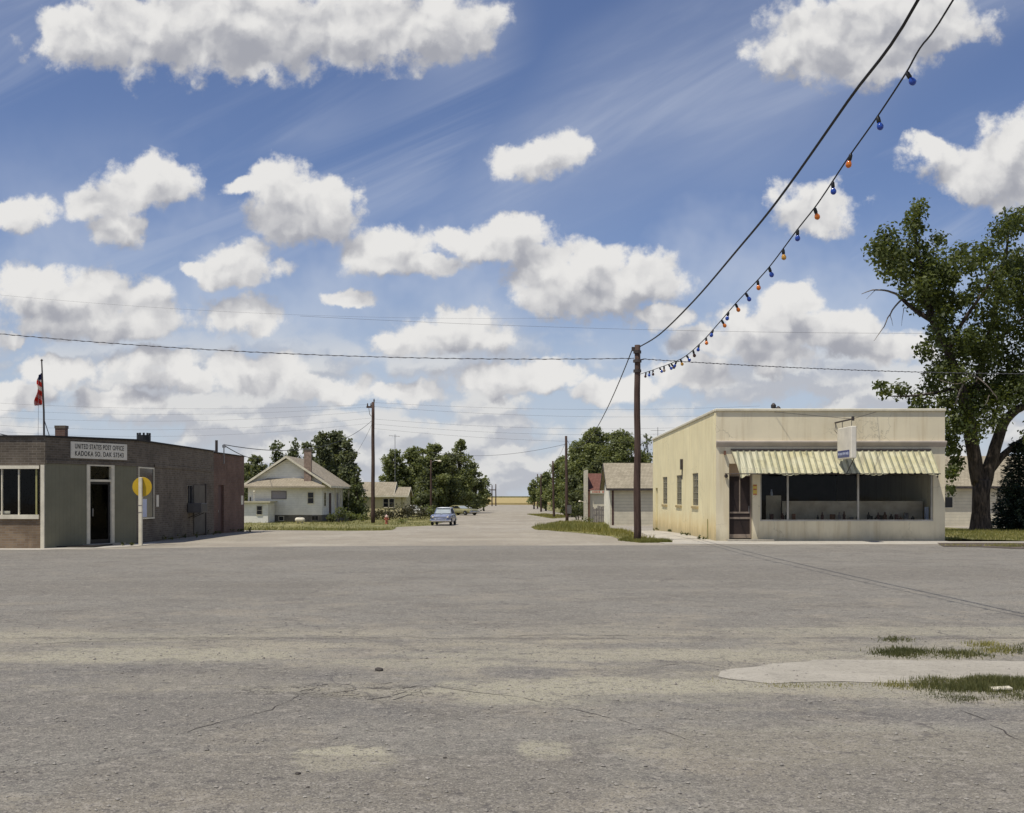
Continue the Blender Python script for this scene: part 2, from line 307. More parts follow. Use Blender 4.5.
# ======================= builders =======================================
ORG = {}
class MB:
    def __init__(s): s.v = []; s.f = []; s.mi = []; s.cur = 0
    def add(s, vs, fs):
        o = len(s.v); s.v += [tuple(v) for v in vs]; s.f += [tuple(i + o for i in f) for f in fs]; s.mi += [s.cur] * len(fs)
    def box(s, x0, x1, y0, y1, z0, z1):
        v = [(x, y, z) for z in (z0, z1) for y in (y0, y1) for x in (x0, x1)]
        s.add(v, [(0, 2, 3, 1), (4, 5, 7, 6), (0, 1, 5, 4), (2, 6, 7, 3), (0, 4, 6, 2), (1, 3, 7, 5)]); return s
    def obox(s, c, ax, ay, az):
        c, ax, ay, az = map(Vector, (c, ax, ay, az))
        v = [c + ax * i + ay * j + az * k for k in (-1, 1) for j in (-1, 1) for i in (-1, 1)]
        s.add(v, [(0, 2, 3, 1), (4, 5, 7, 6), (0, 1, 5, 4), (2, 6, 7, 3), (0, 4, 6, 2), (1, 3, 7, 5)]); return s
    def quad(s, *vs): s.add(vs, [tuple(range(len(vs)))]); return s
    def prism(s, poly, vec):
        "extrude a planar polygon (3-D points) along vec"
        n = len(poly); vec = Vector(vec); a = [Vector(p) for p in poly]; b = [p + vec for p in a]
        s.add(a + b, [tuple(range(n))[::-1], tuple(range(n, 2 * n))] + [(i, (i + 1) % n, (i + 1) % n + n, i + n) for i in range(n)]); return s
    def tube(s, pts, r, seg=6, cap=True):
        pts = [Vector(p) for p in pts]; n = len(pts); rr = r if isinstance(r, (list, tuple)) else [r] * n
        d0 = (pts[1] - pts[0]).normalized(); u = d0.cross(Vector((0, 0, 1)))
        if u.length < .05: u = d0.cross(Vector((1, 0, 0)))
        u.normalize(); vs = []
        for i in range(n):
            d = (pts[min(i + 1, n - 1)] - pts[max(i - 1, 0)]).normalized(); u = (u - d * u.dot(d)).normalized(); w = d.cross(u)
            for k in range(seg):
                a = 2 * math.pi * k / seg; vs.append(pts[i] + (u * math.cos(a) + w * math.sin(a)) * rr[i])
        fs = [(i * seg + k, i * seg + (k + 1) % seg, (i + 1) * seg + (k + 1) % seg, (i + 1) * seg + k) for i in range(n - 1) for k in range(seg)]
        if cap: fs += [tuple(range(seg))[::-1], tuple(range((n - 1) * seg, n * seg))]
        s.add(vs, fs); return s
    def lathe(s, prof, c=(0, 0, 0), axis='z', seg=16):
        vs = []
        for r, h in prof:
            for k in range(seg):
                a = 2 * math.pi * k / seg; q = (r * math.cos(a), r * math.sin(a), h)
                if axis == 'x': q = (q[2], q[0], q[1])
                if axis == 'y': q = (q[1], q[2], q[0])
                vs.append((c[0] + q[0], c[1] + q[1], c[2] + q[2]))
        n = len(prof); fs = [(i * seg + k, i * seg + (k + 1) % seg, (i + 1) * seg + (k + 1) % seg, (i + 1) * seg + k) for i in range(n - 1) for k in range(seg)]
        fs += [tuple(range(seg))[::-1], tuple(range((n - 1) * seg, n * seg))]; s.add(vs, fs); return s
    def wall(s, p0, p1, z0, z1, th, ops=(), z1b=None):
        "wall from p0 to p1 (2-D); thickness to the left of the direction; openings (s0,s1,za,zb); z1b = top height at p1"
        p0 = Vector((*p0, 0)); p1 = Vector((*p1, 0)); d = p1 - p0; L = d.length; d.normalize(); nrm = Vector((-d.y, d.x, 0)) * th
        if z1b is None: z1b = z1
        us = sorted({0, L, *[o[0] for o in ops], *[o[1] for o in ops]}); zs = sorted({z0, *[o[2] for o in ops], *[o[3] for o in ops]}) + [None]
        us = [u for u in us if 0 <= u <= L]; zs = [z for z in zs if z is None or z0 <= z]
        def op(i, j):
            if not (0 <= i < len(us) - 1 and 0 <= j < len(zs) - 1): return True
            um = (us[i] + us[i + 1]) / 2; zb = zs[j + 1] if zs[j + 1] is not None else zs[j] + .02
            zm = (zs[j] + zb) / 2; return any(o[0] < um < o[1] and o[2] < zm < o[3] for o in ops)
        def pt(u, z, k):
            zz = z if z is not None else z1 + (z1b - z1) * u / L
            return tuple(p0 + d * u + nrm * k + Vector((0, 0, zz)))
        for i in range(len(us) - 1):
            for j in range(len(zs) - 1):
                if op(i, j): continue
                u0, u1, za, zb = us[i], us[i + 1], zs[j], zs[j + 1]
                a, b, c, e = pt(u0, za, 0), pt(u1, za, 0), pt(u1, zb, 0), pt(u0, zb, 0); A, B, C, E = pt(u0, za, 1), pt(u1, za, 1), pt(u1, zb, 1), pt(u0, zb, 1)
                s.quad(a, b, c, e); s.quad(B, A, E, C)
                if op(i - 1, j): s.quad(A, a, e, E)
                if op(i + 1, j): s.quad(b, B, C, c)
                if op(i, j - 1): s.quad(A, B, b, a)
                if op(i, j + 1): s.quad(e, c, C, E)
        return s
    def build(s, name, mats, parent=None, smooth=False, merge=False):
        me = bpy.data.meshes.new(name)
        o3 = ORG.get(parent.name, (0, 0, 0)) if parent else (0, 0, 0)
        me.from_pydata([(v[0] - o3[0], v[1] - o3[1], v[2] - o3[2]) for v in s.v], [], s.f)
        mats = mats if isinstance(mats, (list, tuple)) else [mats]
        for m in mats: me.materials.append(m)
        if len(mats) > 1: me.polygons.foreach_set('material_index', s.mi)
        if merge:
            bm = bmesh.new(); bm.from_mesh(me); bmesh.ops.remove_doubles(bm, verts=bm.verts, dist=1e-4); bmesh.ops.recalc_face_normals(bm, faces=bm.faces); bm.to_mesh(me); bm.free()
        if smooth: me.polygons.foreach_set('use_smooth', [True] * len(me.polygons))
        me.update()
        o = bpy.data.objects.new(name, me); COL.objects.link(o)
        if parent: o.parent = parent; ORG[o.name] = o3
        return o
def tag(o, label, cat, group=None):
    o['label'] = label; o['category'] = cat
    if group: o['group'] = group
    return o
def thing(name, loc, label, cat, group=None):
    o = bpy.data.objects.new(name, None); o.empty_display_size = .3; COL.objects.link(o); o.location = loc; ORG[o.name] = tuple(loc)
    return tag(o, label, cat, group)
def kind(o, k): o['kind'] = k; return o
def copy_thing(o, loc, rz, label, group=None):
    r = o.copy(); COL.objects.link(r); r.location = loc; r.rotation_euler = (0, 0, rz); r['label'] = label
    if group: r['group'] = group
    for ch in o.children:
        c = ch.copy(); COL.objects.link(c); c.parent = r
        for g in ch.children:
            d = g.copy(); COL.objects.link(d); d.parent = c
    return r
def bevel(o, w=.01, seg=1):
    m = o.modifiers.new('bevel', 'BEVEL'); m.width = w; m.segments = seg; m.limit_method = 'ANGLE'; return o

def sheet(name, pts, off, mat, jit=.012, step=.03, k='structure'):
    "ground sheet: 2-D outline with a ragged edge, draped on the terrain"
    out = []
    n = len(pts)
    for i in range(n):
        a = Vector((*pts[i], 0)); b = Vector((*pts[(i + 1) % n], 0)); L = (b - a).length; ym = max(6, min(abs(a.y), abs(b.y)))
        m = max(1, min(160, int(L / (step * ym))))
        for q in range(m):
            p = a.lerp(b, q / m); s = jit * max(6, min(abs(p.y), 200))
            w = mnoise.noise_vector(p * (12.0 / max(8, abs(p.y)))) + .6 * mnoise.noise_vector(p * (40.0 / max(8, abs(p.y))))
            out.append((p.x + w.x * s, p.y + w.y * s, 0))
    bm = bmesh.new(); vs = [bm.verts.new(p) for p in out]; f = bm.faces.new(vs)
    if f.normal.z < 0: f.normal_flip()
    bmesh.ops.triangulate(bm, faces=bm.faces[:])
    ys = [p[1] for p in out]
    for y in BR:
        if min(ys) < y < max(ys):
            bmesh.ops.bisect_plane(bm, geom=bm.verts[:] + bm.edges[:] + bm.faces[:], plane_co=(0, y, 0), plane_no=(0, 1, 0))
    for v in bm.verts: v.co.z = gz(v.co.y) + off
    bmesh.ops.recalc_face_normals(bm, faces=bm.faces[:])
    if sum(f.normal.z for f in bm.faces) < 0: bmesh.ops.reverse_faces(bm, faces=bm.faces[:])
    me = bpy.data.meshes.new(name); bm.to_mesh(me); bm.free(); me.materials.append(mat)
    o = bpy.data.objects.new(name, me); COL.objects.link(o); return kind(o, k)

def soup(name, V, nper, mat, parent=None):
    "mesh from a (faces, nper, 3) array"
    V = np.asarray(V, dtype=np.float32); nf = len(V)
    if parent is not None: V = V - np.array(ORG[parent.name], dtype=np.float32)
    me = bpy.data.meshes.new(name); me.vertices.add(nf * nper); me.vertices.foreach_set('co', V.reshape(-1))
    me.loops.add(nf * nper); me.loops.foreach_set('vertex_index', np.arange(nf * nper, dtype=np.int32))
    me.polygons.add(nf); me.polygons.foreach_set('loop_start', np.arange(0, nf * nper, nper, dtype=np.int32))
    me.materials.append(mat); me.update(calc_edges=True); me.validate()
    o = bpy.data.objects.new(name, me); COL.objects.link(o)
    if parent is not None: o.parent = parent; ORG[o.name] = ORG[parent.name]
    return o
def inpoly(pts, poly):
    x, y = pts[:, 0], pts[:, 1]; c = np.zeros(len(x), bool); n = len(poly)
    for i in range(n):
        x1, y1 = poly[i]; x2, y2 = poly[(i + 1) % n]
        with np.errstate(divide='ignore', invalid='ignore'):
            c ^= ((y1 > y) != (y2 > y)) & (x < (x2 - x1) * (y - y1) / (y2 - y1 + 1e-12) + x1)
    return c
def blades(name, poly, count, h, mat, clump=.5, w=.012, thr=0.0, label=None, nscale=.7, spread=.0):
    poly = [tuple(p) for p in poly]; a = np.array(poly); lo, hi = a.min(0), a.max(0); out = []
    tot = 0
    while tot < count:
        q = lo + NR.random((count * 2, 2)) * (hi - lo); q = q[inpoly(q, poly)]
        if len(q) == 0: break
        nz = np.array([mnoise.noise(Vector((p[0] * nscale, p[1] * nscale, 3.3))) for p in q]); q = q[(nz * clump + NR.random(len(q)) * .6) > thr]
        out.append(q); tot += len(q)
        if len(out) > 12: break
    q = np.concatenate(out)[:count]; n = len(q); q = q + NR.normal(size=q.shape) * spread
    nz = np.array([mnoise.noise(Vector((p[0] * nscale, p[1] * nscale, 3.3))) for p in q])
    z = np.array([gz(p[1]) for p in q]); hh = h * (.45 + NR.random(n) * .8) * (1 + clump * nz); ang = NR.random(n) * 2 * np.pi; lean = (NR.random(n) - .2) * .9 * hh; la = NR.random(n) * 2 * np.pi
    V = np.zeros((n, 3, 3)); dx, dy = np.cos(ang) * w, np.sin(ang) * w
    V[:, 0] = np.stack([q[:, 0] - dx, q[:, 1] - dy, z], 1); V[:, 1] = np.stack([q[:, 0] + dx, q[:, 1] + dy, z], 1)
    V[:, 2] = np.stack([q[:, 0] + np.cos(la) * lean, q[:, 1] + np.sin(la) * lean, z + hh], 1)
    o = soup(name, V, 3, mat); kind(o, 'stuff')
    if label: o['label'] = label; o['category'] = 'grass'
    return o

# ---- trees --------------------------------------------------------------
def leafcloud(clumps, per, size, flat=.75, droop=.0):
    "clumps: (x,y,z,r). leaf quads spread through each clump, denser to its shell"
    Vs = []
    for (cx, cy, cz, r) in clumps:
        n = max(8, int(per * r * r)); d = NR.normal(size=(n, 3)); d /= np.linalg.norm(d, axis=1)[:, None]
        rad = r * np.clip(NR.random(n) ** .45 + NR.normal(size=n) * .12, 0, 1.3)
        lump = np.array([1 + .38 * mnoise.noise(Vector((cx + a[0] * 1.7, cy + a[1] * 1.7, cz + a[2] * 1.7))) for a in d])
        c = np.array([cx, cy, cz]) + d * (rad * lump)[:, None] * np.array([1, 1, flat]); c[:, 2] -= droop * rad
        nn = d * .6 + NR.normal(size=(n, 3)) * .7 + np.array([0, 0, .5]); nn /= np.linalg.norm(nn, axis=1)[:, None]
        u = np.cross(nn, NR.normal(size=(n, 3))); u /= np.linalg.norm(u, axis=1)[:, None]; v = np.cross(nn, u)
        s = (size * (.6 + NR.random(n) * .8))[:, None]
        Vs.append(np.stack([c - u * s, c - v * s * .62, c + u * s, c + v * s * .62], 1))
    return np.concatenate(Vs)
def limb(mb, a, b, r0, r1, wob=.08, seg=6, n=5):
    a = Vector(a); b = Vector(b); L = (b - a).length; pts = []
    for i in range(n + 1):
        t = i / n; p = a.lerp(b, t); k = math.sin(t * math.pi) * wob * L
        p += Vector((R.uniform(-1, 1) * k, R.uniform(-1, 1) * k, k * .6 + R.uniform(-.3, .3) * k)); pts.append(p)
    mb.tube(pts, [r0 + (r1 - r0) * i / n for i in range(n + 1)], seg); return pts
def tree(name, px, ytop, Y, wpx, label, group, mat='leaf_mid', base=.12, nclump=26, leaf=.17, dens=270, shape='round', flat=.8, dpx=0, bark='bark', cat='tree'):
    "tree at image column px with its top at row ytop, crown half-width wpx pixels"
    x = X(px, Y); g = gz(Y); H = Z(ytop, Y) - g; rw = wpx * Y / F
    t = thing(name, (x, Y, g), label, cat, group); tb = MB(); cl = []
    nclump = int(nclump * (1.7 if shape == 'round' else 1.5))
    for i in range(nclump):
        while True:
            h = R.random(); ang = R.random() * 2 * math.pi
            if shape == 'round': prof = math.sqrt(max(0, 1 - ((h - .45) / .58) ** 2)) * (.82 + .3 * R.random())
            elif shape == 'tall': prof = (.6 + .4 * math.sin(min(1, h * 1.4 + .2) * math.pi / 1.25)) * (1 - h * .6)
            else: prof = 1 - h * .8
            rr = math.sqrt(R.random()) ; 
            if prof > .1: break
        cr = rw * (.22 + .26 * R.random() ** 1.5) * (1.15 - .5 * h) * (1.15 if shape == 'tall' else 1); zz = g + H * base + (H * (1 - base) - cr * flat * 1.02) * h + .1
        cl.append((x + math.cos(ang) * rr * max(.05, (prof * rw - cr * .7)), Y + math.sin(ang) * rr * max(.05, (prof * rw - cr * .7)), zz, cr))
    for k in range(5 if shape == 'round' else 11):     # a few sprays stand out of the crown
        cr = rw * (R.uniform(.12, .2) if shape == 'round' else R.uniform(.07, .13)); hh = R.uniform(.86 if shape == 'round' else .74, .985) if k else 1.0; cl.append((x + R.uniform(-.5, .5) * rw * (1.1 - hh + .25), Y + R.uniform(-.3, .3) * rw, g + H * hh - cr * flat, cr))
    if shape == 'round':
        for k in range(3): cl.append((x + R.uniform(-.25, .25) * rw, Y + R.uniform(-.2, .2) * rw, g + H * (base + (1 - base) * (.3 + .2 * k)), rw * .52))
    tr = max(.09, H * .022); top = g + H * .75
    trunk = limb(tb, (x, Y, g - .2), (x + R.uniform(-.3, .3), Y, top), tr * 1.25, tr * .25, .03, 8, 7)
    for c in cl[::2]:
        s = trunk[min(6, max(1, int((c[2] - g) / (top - g) * 5)))]; limb(tb, s, c[:3], tr * .4, tr * .08, .08, 5, 3)
    tb.build('trunk', M[bark], t, True); soup('crown', leafcloud(cl, dens, leaf, flat), 4, M[mat], t)
    return t
M['darkpane'] = N('dark_window_pane'); _n = M['darkpane']; M['darkpane'] = _n.done(_n.bsdf((.015, .017, .02), .08, spec=.35))
M['greypane'] = N('boarded_grey_pane'); _n = M['greypane']; M['greypane'] = _n.done(_n.bsdf((.3, .28, .3), .5))

# ======================= sky ============================================
SUN = Vector((-.31, -.28, .909)).normalized()
def make_sky():
    n = N('World', True); n.dim = '2D'
    d = n.n('ShaderNodeTexCoord').outputs['Generated']; dx, dy, dz = n.xyz(d)
    sk = n.n('ShaderNodeTexSky', sky_type='NISHITA', sun_disc=False); sk.sun_elevation = math.asin(SUN.z); sk.sun_rotation = math.atan2(SUN.x, SUN.y)
    sk.altitude = 700; sk.air_density = 1.0; sk.dust_density = .6; sk.ozone_density = 2.2
    # sky directions as tangents about the north horizon (clouds stand at infinity)
    iy = n.math('DIVIDE', 1.0, n.math('MAXIMUM', dy, .12)); u = n.math('MULTIPLY', dx, iy); v = n.math('MULTIPLY', dz, iy)
    p = n.comb(u, v, 0.0)
    raw = CLOUDS
    # group: field of cloud puffs
    grp = bpy.data.node_groups.new('cloud_field', 'ShaderNodeTree')
    grp.interface.new_socket('P', in_out='INPUT', socket_type='NodeSocketVector'); grp.interface.new_socket('F', in_out='OUTPUT', socket_type='NodeSocketFloat')
    g = N.__new__(N); g.t = grp; gi = g.n('NodeGroupInput'); go = g.n('NodeGroupOutput'); pin = gi.outputs[0]
    acc = None
    for (cx, cy, rx, ry) in raw:
        a, b = (cx - CX) / F, (HY - cy) / F; sx, sy = F / rx, F / ry
        q = g.vm('MULTIPLY_ADD', pin, (sx, sy, 0), (-a * sx, -b * sy, 0)); L = g.vm('LENGTH', q)
        # distances in units of a common puff size keep the edge softness alike
        L = g.math('MULTIPLY_ADD', L, min(rx, ry) / 30.0, 1 - min(rx, ry) / 30.0) if False else L
        acc = L if acc is None else g.math('SMOOTH_MIN', acc, L, .18)
    g.l(g.math('SUBTRACT', 1.0, acc), go.inputs[0])
    def field(vec):
        nd = n.n('ShaderNodeGroup'); nd.node_tree = grp; n.l(vec, nd.inputs[0]); return nd.outputs[0]
    w1 = n.vm('SUBTRACT', n.noise(p, 9, 2, .5, col=True), (.5, .5, .5)); w2 = n.vm('SUBTRACT', n.noise(p, 28, 5, .6, col=True), (.5, .5, .5))
    pw = n.vm('ADD', n.vm('ADD', p, n.vm('MULTIPLY', w1, (.026, .022, 0))), n.vm('MULTIPLY', w2, (.026, .024, 0)))
    f0 = field(pw)
    def puff(vec):
        vo = n.n('ShaderNodeTexVoronoi', feature='SMOOTH_F1'); vo.voronoi_dimensions = '2D'; vo.inputs['Scale'].default_value = 24; vo.inputs['Detail'].default_value = 2.2; vo.normalize = True; vo.inputs['Smoothness'].default_value = .35
        n.l(vec, vo.inputs['Vector']); return vo.outputs['Distance']
    b0 = puff(pw); off = n.vm('ADD', pw, (-.006, .011, 0)); b1 = puff(off)
    fb = n.noise(p, 34, 6, .62)
    dens = n.math('ADD', f0, n.math('ADD', n.math('MULTIPLY', n.math('SUBTRACT', .30, b0), .8), n.math('MULTIPLY', n.math('SUBTRACT', fb, .5), 1.15)))
    al = n.ss(dens, -.20, .25)
    # shade: thick centres and undersides grey, sunward billows white
    f1 = field(n.vm('ADD', pw, (-.004, .026, 0)))
    under = n.math('SUBTRACT', f1, f0)
    sh = n.math('ADD', n.math('MULTIPLY', under, .85), n.math('MULTIPLY', n.math('SUBTRACT', b1, b0), -2.6))
    sh = n.math('ADD', sh, n.math('MULTIPLY', n.ss(f0, .15, .8), .34)); sh = n.math('ADD', sh, n.math('MULTIPLY', n.math('SUBTRACT', n.noise(p, 12, 4), .5), .5))
    sh = n.math('ADD', sh, n.math('MULTIPLY', n.math('SUBTRACT', n.noise(p, 42, 5, .65), .5), .45)); lum = n.ss(sh, -.75, .95, 1.0, 0.0)
    ccol = n.mix(lum, (.37, .38, .425), (.80, .79, .775))
    # low bank of broken cloud and haze near the horizon, everywhere round
    az = n.vm('ADD', n.comb(n.math('MULTIPLY', u, 1.0), n.math('MULTIPLY', v, 2.4), 0.0), n.vm('MULTIPLY', w2, (.05, .05, 0)))
    def bank(vec):
        vo = n.n('ShaderNodeTexVoronoi', feature='SMOOTH_F1'); vo.voronoi_dimensions = '2D'; vo.inputs['Scale'].default_value = 17; vo.inputs['Detail'].default_value = 2.5; vo.normalize = True; vo.inputs['Smoothness'].default_value = .4
        n.l(vec, vo.inputs['Vector']); return n.math('SUBTRACT', n.noise(vec, 6.5, 3, .5), n.math('MULTIPLY', vo.outputs['Distance'], .55))
    lb = n.math('ADD', bank(az), n.math('MULTIPLY', n.math('SUBTRACT', fb, .5), .22)); lb2 = bank(n.vm('ADD', az, (-.006, .03, 0)))
    lowm = n.math('MULTIPLY', n.ss(v, .09, .17, 1, 0), n.ss(dy, .1, .3)); la = n.math('MULTIPLY', n.ss(lb, .16, .38), n.math('MULTIPLY', lowm, .92))
    lcol = n.mix(n.ss(n.math('SUBTRACT', lb, lb2), -.09, .10), (.48, .495, .54), (.72, .715, .705))
    # cirrus
    cq = n.comb(n.math('ADD', n.math('MULTIPLY', u, .8), n.math('MULTIPLY', v, .45)), n.math('ADD', n.math('MULTIPLY', u, -2.6), n.math('MULTIPLY', v, 5.4)), 0.0)
    ci = n.noise(cq, 2.6, 5, .58, dist=.5); cm = n.noise(p, 3.1, 2, .5)
    ca = n.math('MULTIPLY', n.ss(ci, .42, .78), n.math('MULTIPLY', n.ss(cm, .36, .64), .3)); ca = n.math('MULTIPLY', ca, n.ss(v, .1, .22))
    # one broad veil of high cloud rising to the right
    pt = n.math('SUBTRACT', v, n.math('ADD', .235, n.math('MULTIPLY', n.math('ADD', u, .05), .46))); pt = n.math('ADD', pt, n.math('MULTIPLY', n.math('SUBTRACT', cm, .5), .16))
    veil = n.math('MULTIPLY', n.ss(n.math('ABSOLUTE', pt), .0, .11, 1, 0), n.math('MULTIPLY', n.ss(u, -.16, .02), n.ss(ci, .28, .75, .4, 1)))
    ca = n.math('MAXIMUM', ca, n.math('MULTIPLY', veil, .4))
    mist = n.math('MULTIPLY', n.ss(n.noise(p, 4.2, 5, .6), .4, .72), n.ss(v, .36, .16, 0, .45)); ca = n.math('MAXIMUM', ca, mist)
    # clouds over the rest of the dome
    q3 = n.vm('DIVIDE', d, n.comb(n.math('ADD', n.math('ABSOLUTE', dz), .25), n.math('ADD', n.math('ABSOLUTE', dz), .25), n.math('ADD', n.math('ABSOLUTE', dz), .25)))
    n.dim = '3D'; ob = n.noise(q3, 1.6, 4, .55); oa = n.math('MULTIPLY', n.ss(ob, .52, .62), n.ss(dy, .35, .15))
    bg_s = n.n('ShaderNodeBackground'); bg_s.inputs['Strength'].default_value = SKY_STR
    hs = n.n('ShaderNodeHueSaturation'); hs.inputs['Saturation'].default_value = 1.0; n.l(sk.outputs[0], hs.inputs['Color'])
    n.l(n.mix(1.0, hs.outputs[0], SKY_TINT, 'MULTIPLY'), bg_s.inputs['Color'])
    def over(base, a, col):
        b = n.n('ShaderNodeBackground'); n.inp(b.inputs['Color'], (*col, 1) if isinstance(col, tuple) else col); b.inputs['Strength'].default_value = CLOUD_STR
        mx = n.n('ShaderNodeMixShader'); n.l(a, mx.inputs[0]); n.l(base, mx.inputs[1]); n.l(b.outputs[0], mx.inputs[2]); return mx.outputs[0]
    s = over(bg_s.outputs[0], ca, (.66, .70, .78))
    s = over(s, n.ss(n.math('ABSOLUTE', dz), .0, .25, .8, 0), (.50, .57, .66))
    s = over(s, la, lcol); s = over(s, oa, (.62, .63, .64)); s = over(s, al, ccol)
    n.l(s, n.out.inputs['Surface'])
SKY_STR = .09; CLOUD_STR = 1.0; SKY_TINT = (.97, .94, 1.09)
CLOUDS = [(85, 38, 60, 34), (165, 28, 100, 46), (255, 26, 110, 54), (350, 24, 110, 46), (440, 26, 56, 42), (252, 66, 30, 24),
 (835, 40, 82, 42), (905, 18, 80, 44), (790, 52, 40, 20), (868, 62, 60, 26), (975, 168, 62, 28), (1018, 150, 60, 32), (930, 150, 28, 16), (1030, 182, 50, 26), (808, 206, 46, 26),
 (540, 158, 42, 22), (562, 150, 24, 20), (300, 208, 52, 34), (282, 194, 38, 32), (330, 204, 30, 34), (244, 190, 24, 12), (140, 190, 44, 26), (168, 180, 30, 26), (118, 226, 26, 26), (104, 205, 30, 20), (24, 212, 38, 18),
 (236, 270, 50, 18), (245, 254, 28, 20), (190, 266, 18, 9), (388, 250, 44, 26), (424, 266, 44, 14), (488, 242, 50, 20), (515, 231, 32, 20), (455, 236, 24, 13),
 (592, 286, 90, 34), (545, 272, 44, 30), (640, 278, 50, 30), (590, 258, 40, 22), (660, 318, 32, 15), (80, 300, 90, 28), (45, 286, 60, 22), (130, 320, 64, 20), (90, 322, 84, 16),
 (238, 316, 42, 20), (350, 300, 26, 9), (448, 338, 64, 22), (462, 322, 36, 18), (402, 348, 34, 12), (785, 330, 72, 28), (798, 304, 40, 20), (845, 330, 42, 18), (740, 322, 24, 20), (775, 360, 48, 20), (885, 352, 48, 18),
 (66, 370, 52, 16), (160, 360, 46, 15), (180, 378, 40, 12), (252, 374, 56, 20), (330, 392, 52, 15), (405, 396, 40, 11), (505, 380, 58, 17), (545, 370, 36, 16), (612, 388, 50, 13), (690, 376, 40, 15), (18, 394, 40, 15), (12, 340, 16, 9), (700, 345, 40, 14), (120, 398, 46, 11)]
make_sky(); scn.world.cycles.sampling_method = 'NONE'
sl = bpy.data.lights.new('sun', 'SUN'); sl.energy = 4.2; sl.angle = math.radians(.53); sl.color = (1, .935, .83)
so = bpy.data.objects.new('sun', sl); so.rotation_euler = SUN.to_track_quat('Z', 'Y').to_euler(); so.location = SUN * 60; COL.objects.link(so)

# ======================= camera =========================================
cam = bpy.data.cameras.new('camera'); cam.sensor_width = 36; cam.sensor_fit = 'HORIZONTAL'; cam.lens = 36 * F / 1024
cam.shift_y = (HY - 406.5) / 1024; cam.clip_end = 20000; cam.clip_start = .1
co = bpy.data.objects.new('camera', cam); co.location = (0, 0, CZ); co.rotation_euler = (math.radians(90), 0, 0); COL.objects.link(co); scn.camera = co
scn.view_settings.view_transform = 'Standard'; scn.view_settings.look = 'None'; scn.view_settings.gamma = 1; scn.view_settings.use_curve_mapping = False
scn.view_settings.exposure = 0.0
scn.cycles.max_bounces = 6; scn.cycles.transparent_max_bounces = 16; scn.cycles.use_denoising = True

# ======================= ground =========================================
b = MB(); XS = [-6000, -400, -60, 0, 60, 400, 6000]
vid = [[(x, y, gz(y)) for x in XS] for y in BR]
for i in range(len(BR) - 1):
    for j in range(len(XS) - 1): b.quad(vid[i][j], vid[i][j + 1], vid[i + 1][j + 1], vid[i + 1][j])
kind(b.build('ground', M['ground'], merge=True), 'structure')
yr = Yg(545.5)
sheet('main_street', [(-90, -30), (90, -30), (90, yr + .3), (12, yr + .2), (3, yr), (-4, yr - .3), (-9, yr - 1.2), (-13, 34.2), (-90, 33.6)], .004, M['asphalt'], .004, .02)
# parts of the setting, each draped 4 mm above what it lies on
sheet('side_street', [G(300, 533.5), G(420, 533), G(590, 535), G(620, 537), (3.8, 44), (-8.0, 44)], .004, M['ground'], .006)
sheet('post_office_walk', [(-40, 33.9), (-14, 34.0), (-12.6, 34.8), (-11.9, 36.4), (-11.9, 39), (-12.5, 40), (-12.6, 38.6), (-14.25, 35.1), (-40, 35.1)], .010, M['walkway'], .003)
sheet('store_walk', [(5.0, 38.2), (9, 37.6), (14, 38.0), (19, 38.4), (34, 38.4), (34, 40.0), (15.3, 40.3), (15.3, 40.79), (7.24, 40.79), (7.22, 58), (6.0, 58), (5.4, 46), (4.9, 42)], .010, M['walkway'], .003)
sheet('broken_kerb', [G(930, 543.2), G(960, 543), G(1100, 543), G(1100, 550), G(1010, 549), G(975, 547.5), G(940, 547)], .016, M['soil'], .009)
sheet('old_concrete_slab', [G(706, 680), G(709, 674.5), G(722, 671), G(745, 668), G(766, 665), G(815, 664), G(824, 662.5), G(905, 662), G(1700, 660), G(1700, 685), G(930, 684), G(895, 686), G(800, 684.5), G(760, 686), G(738, 682), G(720, 681)], .008, M['concrete'], .016)
def crack(name, pts, w, jit=.05):
    b = MB(); q = []
    for i in range(len(pts) - 1):
        a, c = Vector((*G(*pts[i]), 0)), Vector((*G(*pts[i + 1]), 0)); m = max(3, int((c - a).length / .06))
        q += [a.lerp(c, k / m) for k in range(m)]
    for p in q: d = mnoise.noise_vector(p * 2.3) + .5 * mnoise.noise_vector(p * 8); p.x += d.x * jit; p.y += d.y * jit
    for p0, p1 in zip(q, q[1:]):
        nn = Vector((-(p1 - p0).y, (p1 - p0).x, 0)).normalized(); f = lambda p: max(0, w * (.55 + 1.1 * mnoise.noise(p * 3.7)))
        if f(p0) + f(p1) < w * .15: continue
        a0, a1 = nn * f(p0), nn * f(p1); b.quad(tuple(p0 - a0)[:2] + (.0065,), tuple(p1 - a1)[:2] + (.0065,), tuple(p1 + a1)[:2] + (.0065,), tuple(p0 + a0)[:2] + (.0065,))
    kind(b.build(name, M['tar']), 'structure')
crack('pavement_crack', [(958, 710), (985, 722), (1005, 735), (1050, 752)], .007); crack('pavement_crack', [(430, 686), (470, 692), (520, 699), (570, 710), (620, 722)], .006); crack('pavement_crack', [(300, 698), (270, 712), (240, 720), (180, 735)], .005)
crack('pavement_crack', [(0, 648), (80, 643), (170, 640), (260, 641), (340, 637), (450, 639), (560, 636), (700, 637)], .008, .12)
for q in range(24):
    cx_, cy_ = R.uniform(305, 425), R.uniform(684, 699); L_ = R.uniform(7, 17); crack('pavement_crack', [(cx_ - L_, cy_ + R.uniform(1, 3.2)), (cx_, cy_), (cx_ + L_ * .7, cy_ - R.uniform(.3, 2.0))], R.uniform(.0035, .008), .03)
crack('pavement_crack', [(302, 689), (340, 688), (380, 690), (428, 687)], .006, .08); crack('pavement_crack', [(318, 700), (350, 697), (400, 699)], .005, .08)
